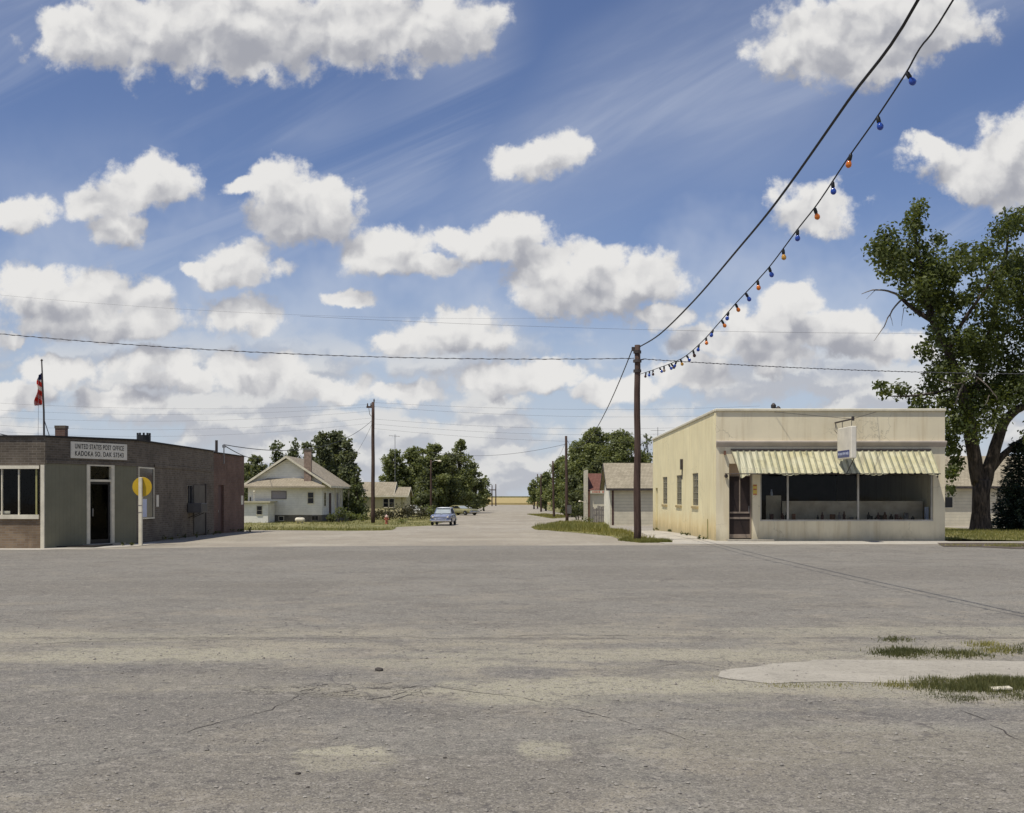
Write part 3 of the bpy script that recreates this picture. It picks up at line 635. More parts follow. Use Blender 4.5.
crack('pavement_crack', [(752, 668), (760, 675), (768, 684)], .005, .015); crack('pavement_crack', [(940, 663), (958, 671)], .006, .02); crack('pavement_crack', [(560, 672), (640, 668), (700, 664)], .005, .1); crack('pavement_crack', [(620, 722), (650, 730), (690, 742)], .005, .05)
crack('pavement_crack', [(870, 672), (905, 676)], .006, .02)
# lawns
lawn_l = [G(150, 529.2), G(290, 530.4), G(345, 531), G(384, 530.6), G(397, 527.2), G(430, 525.6), (-7.2, 104), (-6.6, 125), (-7.5, 150), (-60, 150), (-60, 100)]
sheet('left_yard', lawn_l, .006, M['lawn'], .004)
isl = [G(531, 527), G(552, 531), G(584, 533.5), G(610, 536.5), (4.0, 40.6), (5.2, 40.4), (5.0, 44), (5.6, 58), (6.8, 75), G(606, 526.6), (8.5, 101), (9.2, 112), G(560, 521.2)]
sheet('street_corner_grass', isl, .008, M['lawn'], .004)
isl2 = [G(527, 514.5), G(552, 518.6), G(567, 517.6), G(566, 515.3), G(545, 514)]
sheet('far_verge', isl2, .006, M['lawn'], .003)
lawn_r = [(15.5, 41.2), (36, 40.4), (36, 97), (15.5, 97)]
sheet('right_yard', lawn_r, .006, M['lawn'], .002)
sheet('left_far_grass', [(-7.5, 152), (-7, 200), (-6.8, 330), (-200, 335), (-200, 152)], .006, M['lawn'], .003)
sheet('right_far_grass', [(8, 165), (6.5, 200), (5.5, 330), (200, 335), (200, 128), (20, 128)], .006, M['lawn'], .003)
b = MB(); b.box(-1500, 1500, 338, 1500, -1.2, -.45); kind(b.build('wheat_field', M['field']), 'structure')
b = MB(); b.box(-2500, 2500, 1560, 1610, -1.2, 1.2); kind(b.build('far_ridge', M['lawn']), 'structure')

# ======================= helpers for buildings ===========================
def window(parent, x0, x1, z0, z1, Y, nx=2, nz=1, fw=.06, mat='white', pane='darkpane', axis='x', depth=.05, name='window', gap=.012, bars=.03):
    """window standing on a wall plane. axis 'x': wall faces -Y at Y (x0..x1 = X). axis '+x' / '-x': wall faces +X / -X at X = Y, x0..x1 = distance"""
    b = MB(); g = MB()
    def bx(m, a0, a1, c0, c1, d0, d1):
        if axis == 'x': m.box(a0, a1, Y - d1, Y - d0, c0, c1)
        elif axis == '+x': m.box(Y + d0, Y + d1, a0, a1, c0, c1)
        else: m.box(Y - d1, Y - d0, a0, a1, c0, c1)
    bx(b, x0 - fw, x0, z0 - fw, z1 + fw, 0, depth); bx(b, x1, x1 + fw, z0 - fw, z1 + fw, 0, depth)
    bx(b, x0, x1, z1, z1 + fw, 0, depth); bx(b, x0, x1, z0 - fw, z0, 0, depth + .03)
    for i in range(1, nx): xm = x0 + (x1 - x0) * i / nx; bx(b, xm - bars / 2, xm + bars / 2, z0, z1, 0, depth - .005)
    for j in range(1, nz):
        zm = z0 + (z1 - z0) * j / nz
        for i in range(nx):
            a = x0 + (x1 - x0) * i / nx + (bars / 2 if i else 0); c = x0 + (x1 - x0) * (i + 1) / nx - (bars / 2 if i < nx - 1 else 0); bx(b, a, c, zm - bars / 2, zm + bars / 2, 0, depth - .008)
    w = b.build(name, M[mat], parent)
    bx(g, x0, x1, z0, z1, .002, gap); g.build('pane', M[pane], w); return w
def gable_roof(parent, x0, x1, y0, y1, ze, zr, along, mat, th=.14, trim=None):
    "two roof slabs; eaves at ze, ridge at zr; along = 'x' or 'y'"
    b = MB()
    if along == 'x':
        ym = (y0 + y1) / 2
        b.prism([(x0, y0, ze), (x0, ym, zr), (x0, y1, ze), (x0, y1, ze - th), (x0, ym, zr - th), (x0, y0, ze - th)], (x1 - x0, 0, 0))
    else:
        xm = (x0 + x1) / 2
        b.prism([(x0, y0, ze), (xm, y0, zr), (x1, y0, ze), (x1, y0, ze - th), (xm, y0, zr - th), (x0, y0, ze - th)], (0, y1 - y0, 0))
    o = b.build('roof', M[mat], parent)
    if trim:
        t = MB()
        if along == 'y':
            xm = (x0 + x1) / 2
            for yy in (y0 - .04, y1 + .002):
                t.prism([(x0, yy, ze + .01), (xm, yy, zr + .01), (x1, yy, ze + .01), (x1, yy, ze - .22), (xm, yy, zr - .24), (x0, yy, ze - .22)], (0, .038, 0))
            t.box(x0 - .03, x0, y0, y1, ze - .2, ze); t.box(x1, x1 + .03, y0, y1, ze - .2, ze)
        else:
            ym = (y0 + y1) / 2
            for xx in (x0 - .04, x1 + .002):
                t.prism([(xx, y0, ze + .01), (xx, ym, zr + .01), (xx, y1, ze + .01), (xx, y1, ze - .2), (xx, ym, zr - .2), (xx, y0, ze - .2)], (.038, 0, 0))
            t.box(x0, x1, y0 - .03, y0, ze - .2, ze + .005)
        t.build('roof_trim', M[trim], o)
    return o
def text(parent, body, size, loc, rot, mat, sx=1.0, off=.0, ext=.004, spacing=1.0):
    cu = bpy.data.curves.new('lettering', 'FONT'); cu.body = body; cu.size = size; cu.offset = off; cu.extrude = ext; cu.align_x = 'CENTER'; cu.align_y = 'CENTER'; cu.space_character = spacing
    o = bpy.data.objects.new('tmp', cu); COL.objects.link(o); dg = bpy.context.evaluated_depsgraph_get(); me = bpy.data.meshes.new_from_object(o.evaluated_get(dg))
    bpy.data.objects.remove(o); me.name = 'lettering'; me.materials.clear(); me.materials.append(mat)
    o3 = ORG[parent.name]; mtx = Matrix.Translation(Vector(loc) - Vector(o3)) @ rot.to_4x4() @ Matrix.Diagonal((sx, 1, 1, 1)); me.transform(mtx)
    q = bpy.data.objects.new('lettering', me); COL.objects.link(q); q.parent = parent; ORG[q.name] = o3; return q

# ======================= store (right) ====================================
SX0, SX1, SY0, SY1 = 7.23, 15.36, 40.8, 59.0
st = thing('corner_store', (11.3, 49.5, 0), 'cream stucco store with yellow side wall and awning over its big dark window', 'store')
b = MB(); b.wall((SX0 + .006, SY0 - .003), (SX1, SY0 - .003), -.5, 4.6, .25, [(.465, 1.30, .06, 2.75), (1.57, 7.71, .71, 2.75)])
b.build('front_wall', M['stucco_cream'], st)
wy = lambda a, c: (SY1 - c, SY1 - a)
wins = [(44.65, 46.11), (49.02, 50.57), (53.57, 55.20)]
b = MB(); b.wall((SX0, SY1), (SX0, SY0), -.9, 4.44, .24, [(*wy(a, c), 1.22, 2.5) for a, c in wins] + [(*wy(57.1, 57.95), -.25, 2.0)], 4.59)
b.build('side_wall', M['stucco_yellow'], st)
b = MB(); b.wall((SX1 - .001, SY0 + .25), (SX1 - .001, SY1), -.9, 4.5, .25); b.wall((SX1 - .26, SY1 - .001), (SX0 + .25, SY1 - .001), -.9, 4.45, .25); b.build('rear_wall', M['stucco_cream'], st)
b = MB(); b.box(SX0 + .25, SX1 - .26, SY0 + .26, SY1 - .26, 3.95, 4.15); b.build('roof', M['roofgravel'], st)
b = MB(); b.box(SX0 - .025, SX1 + .03, SY0 - .07, SY0 + .3, 4.603, 4.70)
b.prism([(SX0 - .045, SY0 + .302, 4.596), (SX0 - .045, SY0 + .302, 4.697), (SX0 - .045, SY1 + .05, 4.55), (SX0 - .045, SY1 + .05, 4.445)], (.335, 0, 0))
b.box(SX1 - .29, SX1 + .03, SY0 + .302, SY1 + .05, 4.503, 4.6); b.box(SX0 + .3, SX1 - .3, SY1 - .3, SY1 + .04, 4.452, 4.54)
bevel(b.build('parapet_cap', M['cream'], st), .02)
b = MB(); z0, z1 = Z(447, SY0), Z(441.3, SY0)
b.prism([(SX0 + .01, SY0 - .005, z0), (SX0 + .01, SY0 - .13, z1 - .04), (SX0 + .01, SY0 - .13, z1), (SX0 + .01, SY0 - .005, z1 + .02)], (SX1 - SX0 + .02, 0, 0)); b.build('ledge', M['ledge'], st)
# interior room
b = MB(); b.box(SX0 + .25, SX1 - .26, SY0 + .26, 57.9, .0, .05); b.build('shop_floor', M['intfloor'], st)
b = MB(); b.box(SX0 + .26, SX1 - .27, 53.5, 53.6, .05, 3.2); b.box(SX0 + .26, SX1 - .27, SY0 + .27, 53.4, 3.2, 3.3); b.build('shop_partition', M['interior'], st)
# shop window: frame, mullions, panes
z_s = .71; xs = [8.80, X(787.5, 40.9), X(857.8, 40.9), 14.86]
b = MB(); yf0, yf1 = SY0 + .05, SY0 + .12
b.box(8.80, 14.94, yf0 - .05, yf1, .71, .76); b.box(8.80, 14.94, yf0, yf1, 2.69, 2.75); b.box(8.80, 8.86, yf0, yf1, .76, 2.69); b.box(14.88, 14.94, yf0, yf1, .76, 2.69)
for xm in xs[1:3]: b.box(xm - .03, xm + .03, yf0 - .01, yf1, .76, 2.69)
w = b.build('shop_window', plain('dull_window_metal', (.42, .40, .35), .5, .2), st)
for x0, x1 in ((8.86, xs[1] - .03), (xs[1] + .03, xs[2] - .03), (xs[2] + .03, 14.88)): MB().box(x0, x1, yf0 + .03, yf0 + .036, .76, 2.69).build('pane', M['glass'], w)
# display back boards and goods inside the window are fittings of the shop
b = MB(); b.box(X(782, 41.9), 14.95, 41.85, 41.9, .72, Z(501, 41.9)); b.build('display_back_board', plain('dusty_cream_board', (.43, .37, .285), .85, .25, 2), st)
b = MB(); b.box(X(768, 42.0), X(783, 42.0), 42.3, 42.36, .72, Z(495.5, 42.2)); b.build('display_side_board', plain('dusty_cream_side_board', (.6, .52, .4), .85, .2), st)
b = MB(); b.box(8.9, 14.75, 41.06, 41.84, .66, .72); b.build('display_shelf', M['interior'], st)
goods = [(x, R.uniform(41.2, 41.7)) for x in [9.35, 9.75, 9.85, 10.1, 11.0, 11.15, 11.6, 11.75, 11.9, 12.3, 12.45, 12.8, 12.92, 13.05, 13.2, 13.35, 13.5, 13.7, 13.82, 13.98, 14.1, 14.25, 14.45]]
for i, (x, y) in enumerate(goods):
    b = MB(); h = R.uniform(.12, .34); r = R.uniform(.04, .075)
    if i % 3: b.lathe([(r, 0), (r, h * .6), (r * .45, h * .75), (r * .4, h)], (x, y, .722), seg=8)
    else: b.box(x - r * 1.2, x + r * 1.2, y - .05, y + .05, .722, .722 + h * .8)
    o = b.build('bottle' if i % 3 else 'carton', M[R.choice(['black', 'doorbrown', 'greyboard', 'rust', 'acgrey', 'black'])])
    tag(o, 'dark bottle in the row of goods behind the store window' if i % 3 else 'small box in the row of goods behind the store window', 'bottle' if i % 3 else 'box', 'goods standing in the shop window')
o = MB().box(X(926.5, 41.6) - .06, X(926.5, 41.6) + .06, 41.55, 41.65, .722, 1.2).build('bottle', M['paleblue']); tag(o, 'pale upright carton at the right end of the store window', 'box')
o = MB().lathe([(.045, 0), (.05, .1), (.025, .17), (.03, .22)], (X(771.5, 42.33), 42.33, Z(495.5, 42.2) + .002), seg=10).build('jug', M['paleblue']); tag(o, 'pale jug on the board left inside the store window', 'jug')
# door (two screened leaves) in its recess
dx0, dx1 = SX0 + .47, SX0 + 1.296; b = MB(); yd = SY0 + .17
b.box(dx0, dx0 + .05, yd, yd + .06, .1, 2.35); b.box(dx1 - .05, dx1, yd, yd + .06, .1, 2.35); b.box(dx0 + .05, dx1 - .05, yd, yd + .06, 2.3, 2.35); b.box(dx0 + .05, dx1 - .05, yd, yd + .06, .1, .24)
b.box(dx0 + .05, dx1 - .05, yd, yd + .06, .78, .85); b.box(dx0 + .05, dx1 - .05, yd, yd + .06, .98, 1.04); b.box((dx0 + dx1) / 2 - .02, (dx0 + dx1) / 2 + .02, yd, yd + .05, 1.04, 2.3)
d = b.build('door', plain('worn_door_frame', (.24, .195, .155), .7, .25), st)
MB().box(dx0 + .05, dx1 - .05, yd + .02, yd + .03, .24, 2.3).build('screen', plain('dark_screen', (.026, .017, .015), .7, .3), d)
MB().tube([(dx1 - .09, yd - .03, 1.0), (dx1 - .09, yd - .03, 1.25)], .012, 6).build('handle', M['metal'], d)
MB().box(dx0, dx1, yd + .005, yd + .055, 2.353, 2.748).build('transom_panel', plain('tan_panel', (.48, .36, .24), .8, .15), st)
MB().box(SX0 + .38, SX0 + 2.0, SY0 - .35, SY0 - .01, -.02, .07).build('door_step', M['concrete'], st)
# awning: corrugated sheet sagging from the ledge
def awning():
    xa, xb = X(731, 40.75), X(934.5, 40.75) - .12; zt, zb = 3.20, 2.36; yo, yi = SY0 - .92, SY0 - .03; ncor = 32; per = 8; vs = []; fs = []; n = ncor * per + 1; nr = 9; T = .006
    for side in (0, 1):
        for j in range(nr):
            t = j / (nr - 1)
            for i in range(n):
                u = i / (n - 1); ph = (i % per) / per
                rib = .034 * (1 if ph == 0.0 else (.8 if ph in (.125, .875) else 0))
                x = xa + (xb - xa) * u + (1 - u) ** 10 * .22 * t; sag = .03 * math.sin(u * 17) * t * t + .02 * math.sin(u * 43) * t ** 3
                # torn, hanging left corner
                hang = max(0, 1 - u / .09) * t * t
                z = zt + (zb - zt) * t + sag - hang * .16 + rib * .8 - side * T; y = yi + (yo - yi) * t - rib * .7 + hang * .25
                if .555 < u < .60 and t > .8: z += .05 * math.sin((u - .555) / .045 * math.pi)
                vs.append((x, y, z))
    m = n * nr
    for j in range(nr - 1):
        for i in range(n - 1):
            a = j * n + i; fs.append((a, a + n, a + n + 1, a + 1)); fs.append((m + a, m + a + 1, m + a + n + 1, m + a + n))
    for i in range(n - 1):
        a = (nr - 1) * n + i; fs.append((a, m + a, m + a + 1, a + 1)); fs.append((i, i + 1, m + i + 1, m + i))
    for j in range(nr - 1):
        a = j * n; fs.append((a, m + a, m + a + n, a + n)); a += n - 1; fs.append((a, a + n, m + a + n, m + a))
    b = MB(); b.add(vs, fs)
    nn = N('weathered_awning_metal'); p = nn.pos(); x, y, z = nn.xyz(p); pitch = (xb - xa) / ncor
    # valley paint: every pan between ribs carries a dull green stripe, chalky yellow-white elsewhere
    sx = nn.math('DIVIDE', nn.math('SUBTRACT', x, xa), pitch); fr = nn.math('FRACT', sx)
    stripe = nn.math('ADD', nn.ss(fr, .14, .2, 1, 0), nn.math('MULTIPLY', nn.ss(fr, .78, .84), .8), clamp=True); f = nn.noise(p, 1.7, 6, .65); q = nn.noise(nn.vm('MULTIPLY', p, (1, 1, 4)), 2.2, 5)
    col = nn.mix(nn.ss(f, .35, .68), (.49, .455, .265), (.56, .535, .365)); col = nn.mix(nn.ss(nn.noise(p, .45, 3), .5, .7), col, (.52, .50, .36))
    col = nn.mix(nn.math('MULTIPLY', stripe, nn.ss(f, .3, .7, .92, .6)), col, (.105, .12, .085))
    col = nn.mix(nn.math('MULTIPLY', nn.ss(nn.noise(nn.vm('MULTIPLY', p, (2.2, .8, .8)), 1.6, 7, .7), .47, .66), .55), col, (.2, .175, .115))
    hl = nn.math('ABSOLUTE', nn.math('SUBTRACT', z, nn.math('ADD', 2.56, nn.math('MULTIPLY', nn.math('SUBTRACT', q, .5), .1)))); col = nn.mix(nn.math('MULTIPLY', nn.ss(hl, .0, .014, 1, 0), .5), col, (.3, .27, .2))
    mat = nn.done(nn.bsdf(col, .6, nn.noise(p, 6, 3), .15, .02))
    a = b.build('awning', mat, st)
    c = MB(); c.tube([(xa - .15, yo + .02, zb + .01), (xb + .02, yo + .02, zb + .01)], .022, 6); c.tube([(xa - .15, yo + .02, zb + .01), (xa - .2, SY0 - .02, zb + .03)], .018, 6); c.tube([(xb - .05, yo + .02, zb), (xb + .2, SY0 - .02, zb + .06)], .018, 6)
    c.tube([(xb - .08, yo + .02, zb), (xb - .08, yo + .04, zb - .12)], .03, 6); c.build('awning_rail', M['darkmetal'], a)
    c = MB()
    c.box(xa, xb, SY0 - .07, SY0 - .005, 3.2, 3.27)  # dark bar standing in for the shade in the rib gaps below the ledge
    c.build('awning_gap_shade', M['darkmetal'], a)
awning()
for i, (a, c) in enumerate(wins):   # steel sash of glass blocks in the yellow wall
    b = MB(); X0 = SX0 + .03
    zs = np.linspace(1.24, 2.49, 6); b.box(X0, X0 + .05, a, c, 1.22, 1.25); b.box(X0, X0 + .05, a, c, 2.46, 2.5); b.box(X0, X0 + .05, a, a + .05, 1.25, 2.46); b.box(X0, X0 + .05, c - .05, c, 1.25, 2.46)
    for z in zs[1:-1]: b.box(X0, X0 + .045, a + .05, c - .05, z - .011, z + .011)
    yv = (a + c) / 2; b.box(X0 + .003, X0 + .043, yv - .02, yv + .02, 1.25, 2.46)
    w = b.build('side_window', M['sashgrey'], st)
    nn = MB(); nn.box(X0 + .02, X0 + .03, a + .05, c - .05, 1.25, 2.46); nn.build('pane', plain('milky_block_glass', (.13, .12, .085), .25, .5, 3), w)
    MB().box(SX0 - .05, SX0 - .002, a - .05, c + .05, 1.11, 1.2).build('sill', plain('brown_sill', (.42, .32, .15), .85, .2), w)
d = MB().box(SX0 + .1, SX0 + .15, 57.1, 57.95, -.2, 2.0).build('side_door', M['frameolive'], st); MB().box(SX0 + .06, SX0 + .1, 57.2, 57.26, .8, .95).build('handle', M['darkmetal'], d)
b = MB(); yv = X0 and 7.23 * F / (682.7 - CX); b.box(SX0 - .1, SX0 - .003, yv - .1, yv + .1, 2.72, 3.16); b.tube([(SX0 - .03, yv, 2.72), (SX0 - .03, yv, 2.3)], .02, 6); b.build('wall_vent', M['darkmetal'], st)
yv = 7.23 * F / (708.3 - CX); MB().tube([(SX0 - .03, yv, 0), (SX0 - .03, yv, .75)], .018, 6).build('side_pipe', M['frameolive'], st)
for px, h in ((773.5, .0), (778.3, -.12)):
    x = X(px, 44); b = MB(); b.lathe([(.06, 4.15), (.06, 4.95 + h), (.1, 4.97 + h), (.1, 5.08 + h), (.03, 5.16 + h)], (x, 44, 0), seg=8); b.build('roof_pipe', M['darkmetal'], st)
b = MB(); b.box(X(725, 40.7) - .03, X(725, 40.7) + .03, 40.66, 40.78, 3.06, 3.2); b.build('porch_lamp_bracket', M['rust'], st)
b = MB(); b.lathe([(.05, -.04), (.07, 0), (.05, .05)], (X(726.3, 40.7), 40.72, Z(476, 40.7)), 'y', 10); b.build('bell', M['darkmetal'], st)
# notice by the door
ps = MB().box(X(753, 40.78), X(757, 40.78), 40.775, 40.79, Z(495, 40.78), Z(484.5, 40.78)).build('poster', plain('yellow_notice', (.62, .46, .1), .7, .2)); tag(ps, 'small yellow notice with red bars beside the store door', 'poster')
ORG[ps.name] = (0, 0, 0)
for zq in (484.9, 488.7, 493.6): MB().box(X(753.3, 40.78), X(756.7, 40.78), 40.771, 40.774, Z(zq + 1.3, 40.78), Z(zq, 40.78)).build('notice_bar', M['redpaint'], ps)
# hanging sign box on its arm
hx = X(837, 40.2); sg = thing('hanging_sign', (hx + .1, 40.0, 2.87), 'white box sign with a blue strip hanging over the awning', 'sign')
x0, x1 = 11.37, 11.55
o = MB().box(x0, x1, 38.55, 40.2, 2.87, 3.95).build('sign_box', M['signwhite'], sg); bevel(o, .02)
b = MB(); b.box(x0 - .006, x0 - .001, 38.75, 40.15, 2.92, 3.16); s_ = b.build('sign_band', M['blueband'], sg)
b = MB()
for i in range(7): b.box(x0 - .012, x0 - .008, 38.85 + i * .18, 38.95 + i * .18, 3.0 + R.uniform(0, .02), 3.08 + R.uniform(0, .02))
b.build('faded_marks', M['paleblue'], s_)
b = MB(); za = Z(419.5, 39.0); b.tube([(11.46, 40.78, za), (11.46, 38.7, za)], .03, 6); b.box(11.42, 11.5, 38.62, 38.7, za - .06, za + .08); b.build('arm', M['darkmetal'], sg)
for yq in (38.8, 39.9): MB().tube([(11.46, yq, za), (11.46, yq, 3.95)], .012, 5).build('hanger', M['darkmetal'], sg)
MB().tube([(11.46, 40.7, za), (11.40, 40.6, 3.9), (11.45, 40.2, 3.7)], .01, 5).build('sign_cable', M['darkmetal'], sg)
for q0, q1, r_ in (((11.46, 38.75, za), (9.3, 40.75, 4.58), .008), ((11.46, 38.75, za), (12.9, 40.75, 4.58), .008), ((11.5, 38.65, 2.87), (11.62, 39.9, 2.40), .016)): MB().tube([q0, q1], r_, 5).build('stay_wire', M['darkmetal'], sg)

# ======================= post office (left) ==============================
po = thing('post_office', (-16, 44, 0), 'low brown brick post office with an angled grey green entrance corner', 'post office')
A, B, C_ = (-14.25, 35.1), (-12.6, 38.6), (-12.6, 54.1)
b = MB(); b.wall((-24, 35.1), A, -.2, 1.0, .25, []); b.build('front_wall', M['bricktan'], po)
b = MB(); b.wall((-24, 35.1), (-14.42, 35.1), 1.0, 2.55, .25, [(24 - 17.5, 24 - 14.425, .9, 2.43)]); b.wall((-24, 35.1), A, 2.55, 3.40, .25); b.build('upper_front_wall', M['brick'], po)
dv = Vector((1.65, 3.5, 0)).normalized(); nv = Vector((dv.y, -dv.x, 0))     # outward normal of the corner wall
def cpt(t, k=0, z=0): q = Vector((*A, 0)) + dv * t + nv * k; return (q.x, q.y, z)
b = MB(); b.wall(A, B, -.2, 2.6, .2, [(1.72, 2.80, .06, 2.56)]); b.build('corner_siding', M['siding_olive'], po)
a2 = cpt(0, .004); b2 = cpt(3.87, .004); b = MB(); b.wall(a2[:2], b2[:2], 2.6, 3.40, .24, [], 3.45); b.build('corner_brick', M['brick'], po)
sw = lambda y: y - 38.6
b = MB(); b.wall(B, (-12.6, 48.6), -.6, 3.45, .24, [(sw(38.72), sw(40.4), .79, 2.6), (sw(44.58), sw(45.42), .94, 2.03)], 3.47); b.build('side_wall', M['brick'], po)
b = MB(); b.wall((-12.6, 48.602), C_, -.8, 3.42, .24, [(sw(49.34) - 10, sw(50.28) - 10, -.15, 2.08)], 3.44); b.build('rear_side_wall', M['brickred'], po)
b = MB(); b.wall((-12.85, 54.099), (-24, 54.099), -.8, 3.4, .24); b.wall((-24, 54.0), (-24, 35.4), -.4, 3.38, .24); b.build('back_wall', M['brick'], po)
b = MB(); b.prism([(-23.7, 35.4, 3.05), (-14.45, 35.4, 3.05), (-12.9, 38.8, 3.05), (-12.9, 53.8, 3.05), (-23.7, 53.8, 3.05)], (0, 0, .15)); b.build('roof', M['roofgravel'], po)
b = MB(); b.prism([(-24.05, 35.05, 3.405), (-14.21, 35.05, 3.405), (-14.21, 35.4, 3.405), (-24.05, 35.4, 3.405)], (0, 0, .05))
q = [cpt(.0, .06), cpt(3.87, .06), cpt(3.87, -.25), cpt(.0, -.25)]; b.prism([(q[0][0], q[0][1], 3.402), (q[1][0], q[1][1], 3.455), (q[2][0], q[2][1], 3.455), (q[3][0], q[3][1], 3.402)], (0, 0, .052))
b.prism([(-12.54, 38.62, 3.456), (-12.54, 48.6, 3.475), (-12.54, 48.6, 3.52), (-12.54, 38.62, 3.505)], (-.32, 0, 0)); b.prism([(-12.545, 48.603, 3.425), (-12.545, 54.15, 3.445), (-12.545, 54.15, 3.485), (-12.545, 48.603, 3.47)], (-.31, 0, 0))
b.build('parapet_edge', M['tarred'], po)
b = MB(); b.box(-12.6, -12.57, 40.5, 48.5, 2.62, 2.72); q = [cpt(.02, .005), cpt(3.85, .005), cpt(3.85, .035), cpt(.02, .035)]; b.prism([(p[0], p[1], 2.603) for p in q], (0, 0, .1)); b.build('brick_course', M['brick'], po)
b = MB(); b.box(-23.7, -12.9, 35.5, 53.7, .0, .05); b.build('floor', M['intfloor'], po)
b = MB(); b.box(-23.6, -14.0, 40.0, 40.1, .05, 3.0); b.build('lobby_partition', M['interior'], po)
# front window
b = MB(); y0, y1 = 35.13, 35.2; zl, zh = 1.03, 2.43
b.box(-17.5, -14.426, y0 - .09, y1, zl - .13, zl); b.box(-17.5, -14.426, y0 - .06, y1, 2.43, 2.53); b.box(-17.5, -17.44, y0, y1, zl, zh)
for px in (2, 19): xm = X(px, 35.15); b.box(xm - .02, xm + .02, y0, y1, zl, zh)
xm = X(27, 35.15) - 1.05; b.box(xm - .02, xm + .02, y0, y1, zl, zh)
w = b.build('front_window', M['white'], po); xo = X(36.5, 35.15)
MB().box(xo - .025, xo + .025, y0 + .005, y1, zl, zh).build('olive_mullion', M['frameolive'], w)
MB().box(-17.44, -14.43, y0 + .03, y0 + .036, zl, zh).build('pane', M['glass'], w)
MB().box(X(-2, 35.4), X(10.5, 35.4), 35.36, 35.42, 1.06, 1.14).build('window_card', M['signwhite'], w)
b = MB(); b.box(-14.365, -14.255, 35.03, 35.095, 0.0, 2.55); b.build('corner_post', M['white'], po)
# entrance door in the angled corner
def cbox(m, t0, t1, z0, z1, k0, k1):
    c = Vector(cpt((t0 + t1) / 2, (k0 + k1) / 2, (z0 + z1) / 2)); m.obox(c, dv * (t1 - t0) / 2, nv * (k1 - k0) / 2, Vector((0, 0, (z1 - z0) / 2)))
b = MB(); cbox(b, 1.66, 1.79, .06, 2.56, -.08, .03); cbox(b, 2.70, 2.84, .06, 2.56, -.08, .03); cbox(b, 1.66, 2.84, 2.562, 2.66, -.08, .03); cbox(b, 1.79, 2.70, 2.06, 2.13, -.08, .02)
d = b.build('door_frame', M['white'], po)
b = MB(); cbox(b, 1.79, 2.70, 2.13, 2.56, -.05, -.045); b.build('transom_pane', M['glass'], d)
b = MB(); cbox(b, 1.79, 1.87, .07, 2.06, -.07, -.03); cbox(b, 2.62, 2.70, .07, 2.06, -.07, -.03); cbox(b, 1.87, 2.62, .07, .2, -.07, -.03); cbox(b, 1.87, 2.62, 1.98, 2.06, -.07, -.03); b.build('door', M['black'], po)
b = MB(); cbox(b, 1.87, 2.62, .2, 1.98, -.055, -.05); b.build('door_glass', M['dimglass'], po)
b = MB(); cbox(b, 1.93, 1.96, .95, 1.2, -.04, -.01); b.build('door_handle', M['metal'], po)
b = MB(); cbox(b, 1.5, 3.0, -.05, .07, .0, .35); b.build('door_step', M['concrete'], po)
b = MB(); cbox(b, 2.2, 2.35, .6, 1.9, -.5, -.45); b.build('inner_notice_stand', M['greyboard'], po)
# side window, unit window, panel, doors, plates
window(po, 38.78, 40.34, .86, 2.54, -12.6, 1, 1, .05, 'white', 'darkpane', '+x', .04, 'corner_window')
MB().box(-12.588, -12.575, 39.0, 39.6, .88, 1.5).build('window_paper', M['paleblue'], po)
window(po, 44.62, 45.38, .97, 2.0, -12.66, 2, 1, .04, 'acgrey', 'darkpane', '+x', .05)
MB().box(-12.598, -12.56, 45.45, 47.05, .08, 2.03).build('side_panel', M['plywood'], po)
b = MB(); b.tube([(-12.55, 47.12, -.1), (-12.55, 47.12, 2.1)], .04, 6); b.build('downpipe', M['darkmetal'], po)
d = MB().box(-12.72, -12.68, 49.34, 50.28, -.15, 2.08).build('side_door', M['doorbrown'], po); MB().box(-12.68, -12.62, 49.42, 49.48, .9, 1.0).build('handle', M['metal'], d)
for y0, y1, z0, z1 in ((40.72, 40.98, 1.22, 1.64), (53.45, 53.85, 1.2, 1.62)): MB().box(-12.598, -12.585, y0, y1, z0, z1).build('wall_plate', M['signwhite'], po)
MB().box(-15.42, -15.08, 38.8, 39.06, 3.2, 3.88).build('chimney', M['brickred'], po); MB().box(-15.435, -15.065, 38.785, 39.075, 3.882, 3.98).build('chimney_cap', M['brick'], po)
b = MB(); b.lathe([(.2, 3.2), (.2, 3.6), (.25, 3.62), (.25, 3.82)], (-13.45, 42, 0), seg=14)
for k in range(10): a = k * .628; b.box(-13.45 + .22 * math.cos(a) - .03, -13.45 + .22 * math.cos(a) + .03, 42 + .22 * math.sin(a) - .03, 42 + .22 * math.sin(a) + .03, 3.822, 3.9)
b.build('roof_vent', M['black'], po)
MB().tube([(-12.72, 49.5, 3.2), (-12.72, 49.5, 4.0)], .06, 8).build('flue', M['darkmetal'], po)
b = MB(); b.tube([(-12.5, 49.9, 3.0), (-12.5, 49.9, 3.85)], .025, 6); b.box(-12.56, -12.44, 49.85, 49.95, 3.7, 3.82); b.build('service_mast', M['metal'], po)
# air conditioner
ac = thing('air_conditioner', (-12.4, 45.2, .95), 'grey window air conditioner jutting from the brick side wall', 'air conditioner')
bevel(MB().box(-12.6, -12.05, 44.64, 45.5, .95, 1.32).build('case', M['acgrey'], ac), .015)
b = MB()
for i in range(9): b.box(-12.046, -12.04, 44.7, 45.44, .99 + i * .034, 1.008 + i * .034)
b.build('grille', M['black'], ac)
for yq in (44.75, 45.4): MB().tube([(-12.59, yq, .75), (-12.15, yq, .94)], .015, 5).build('bracket', M['darkmetal'], ac)
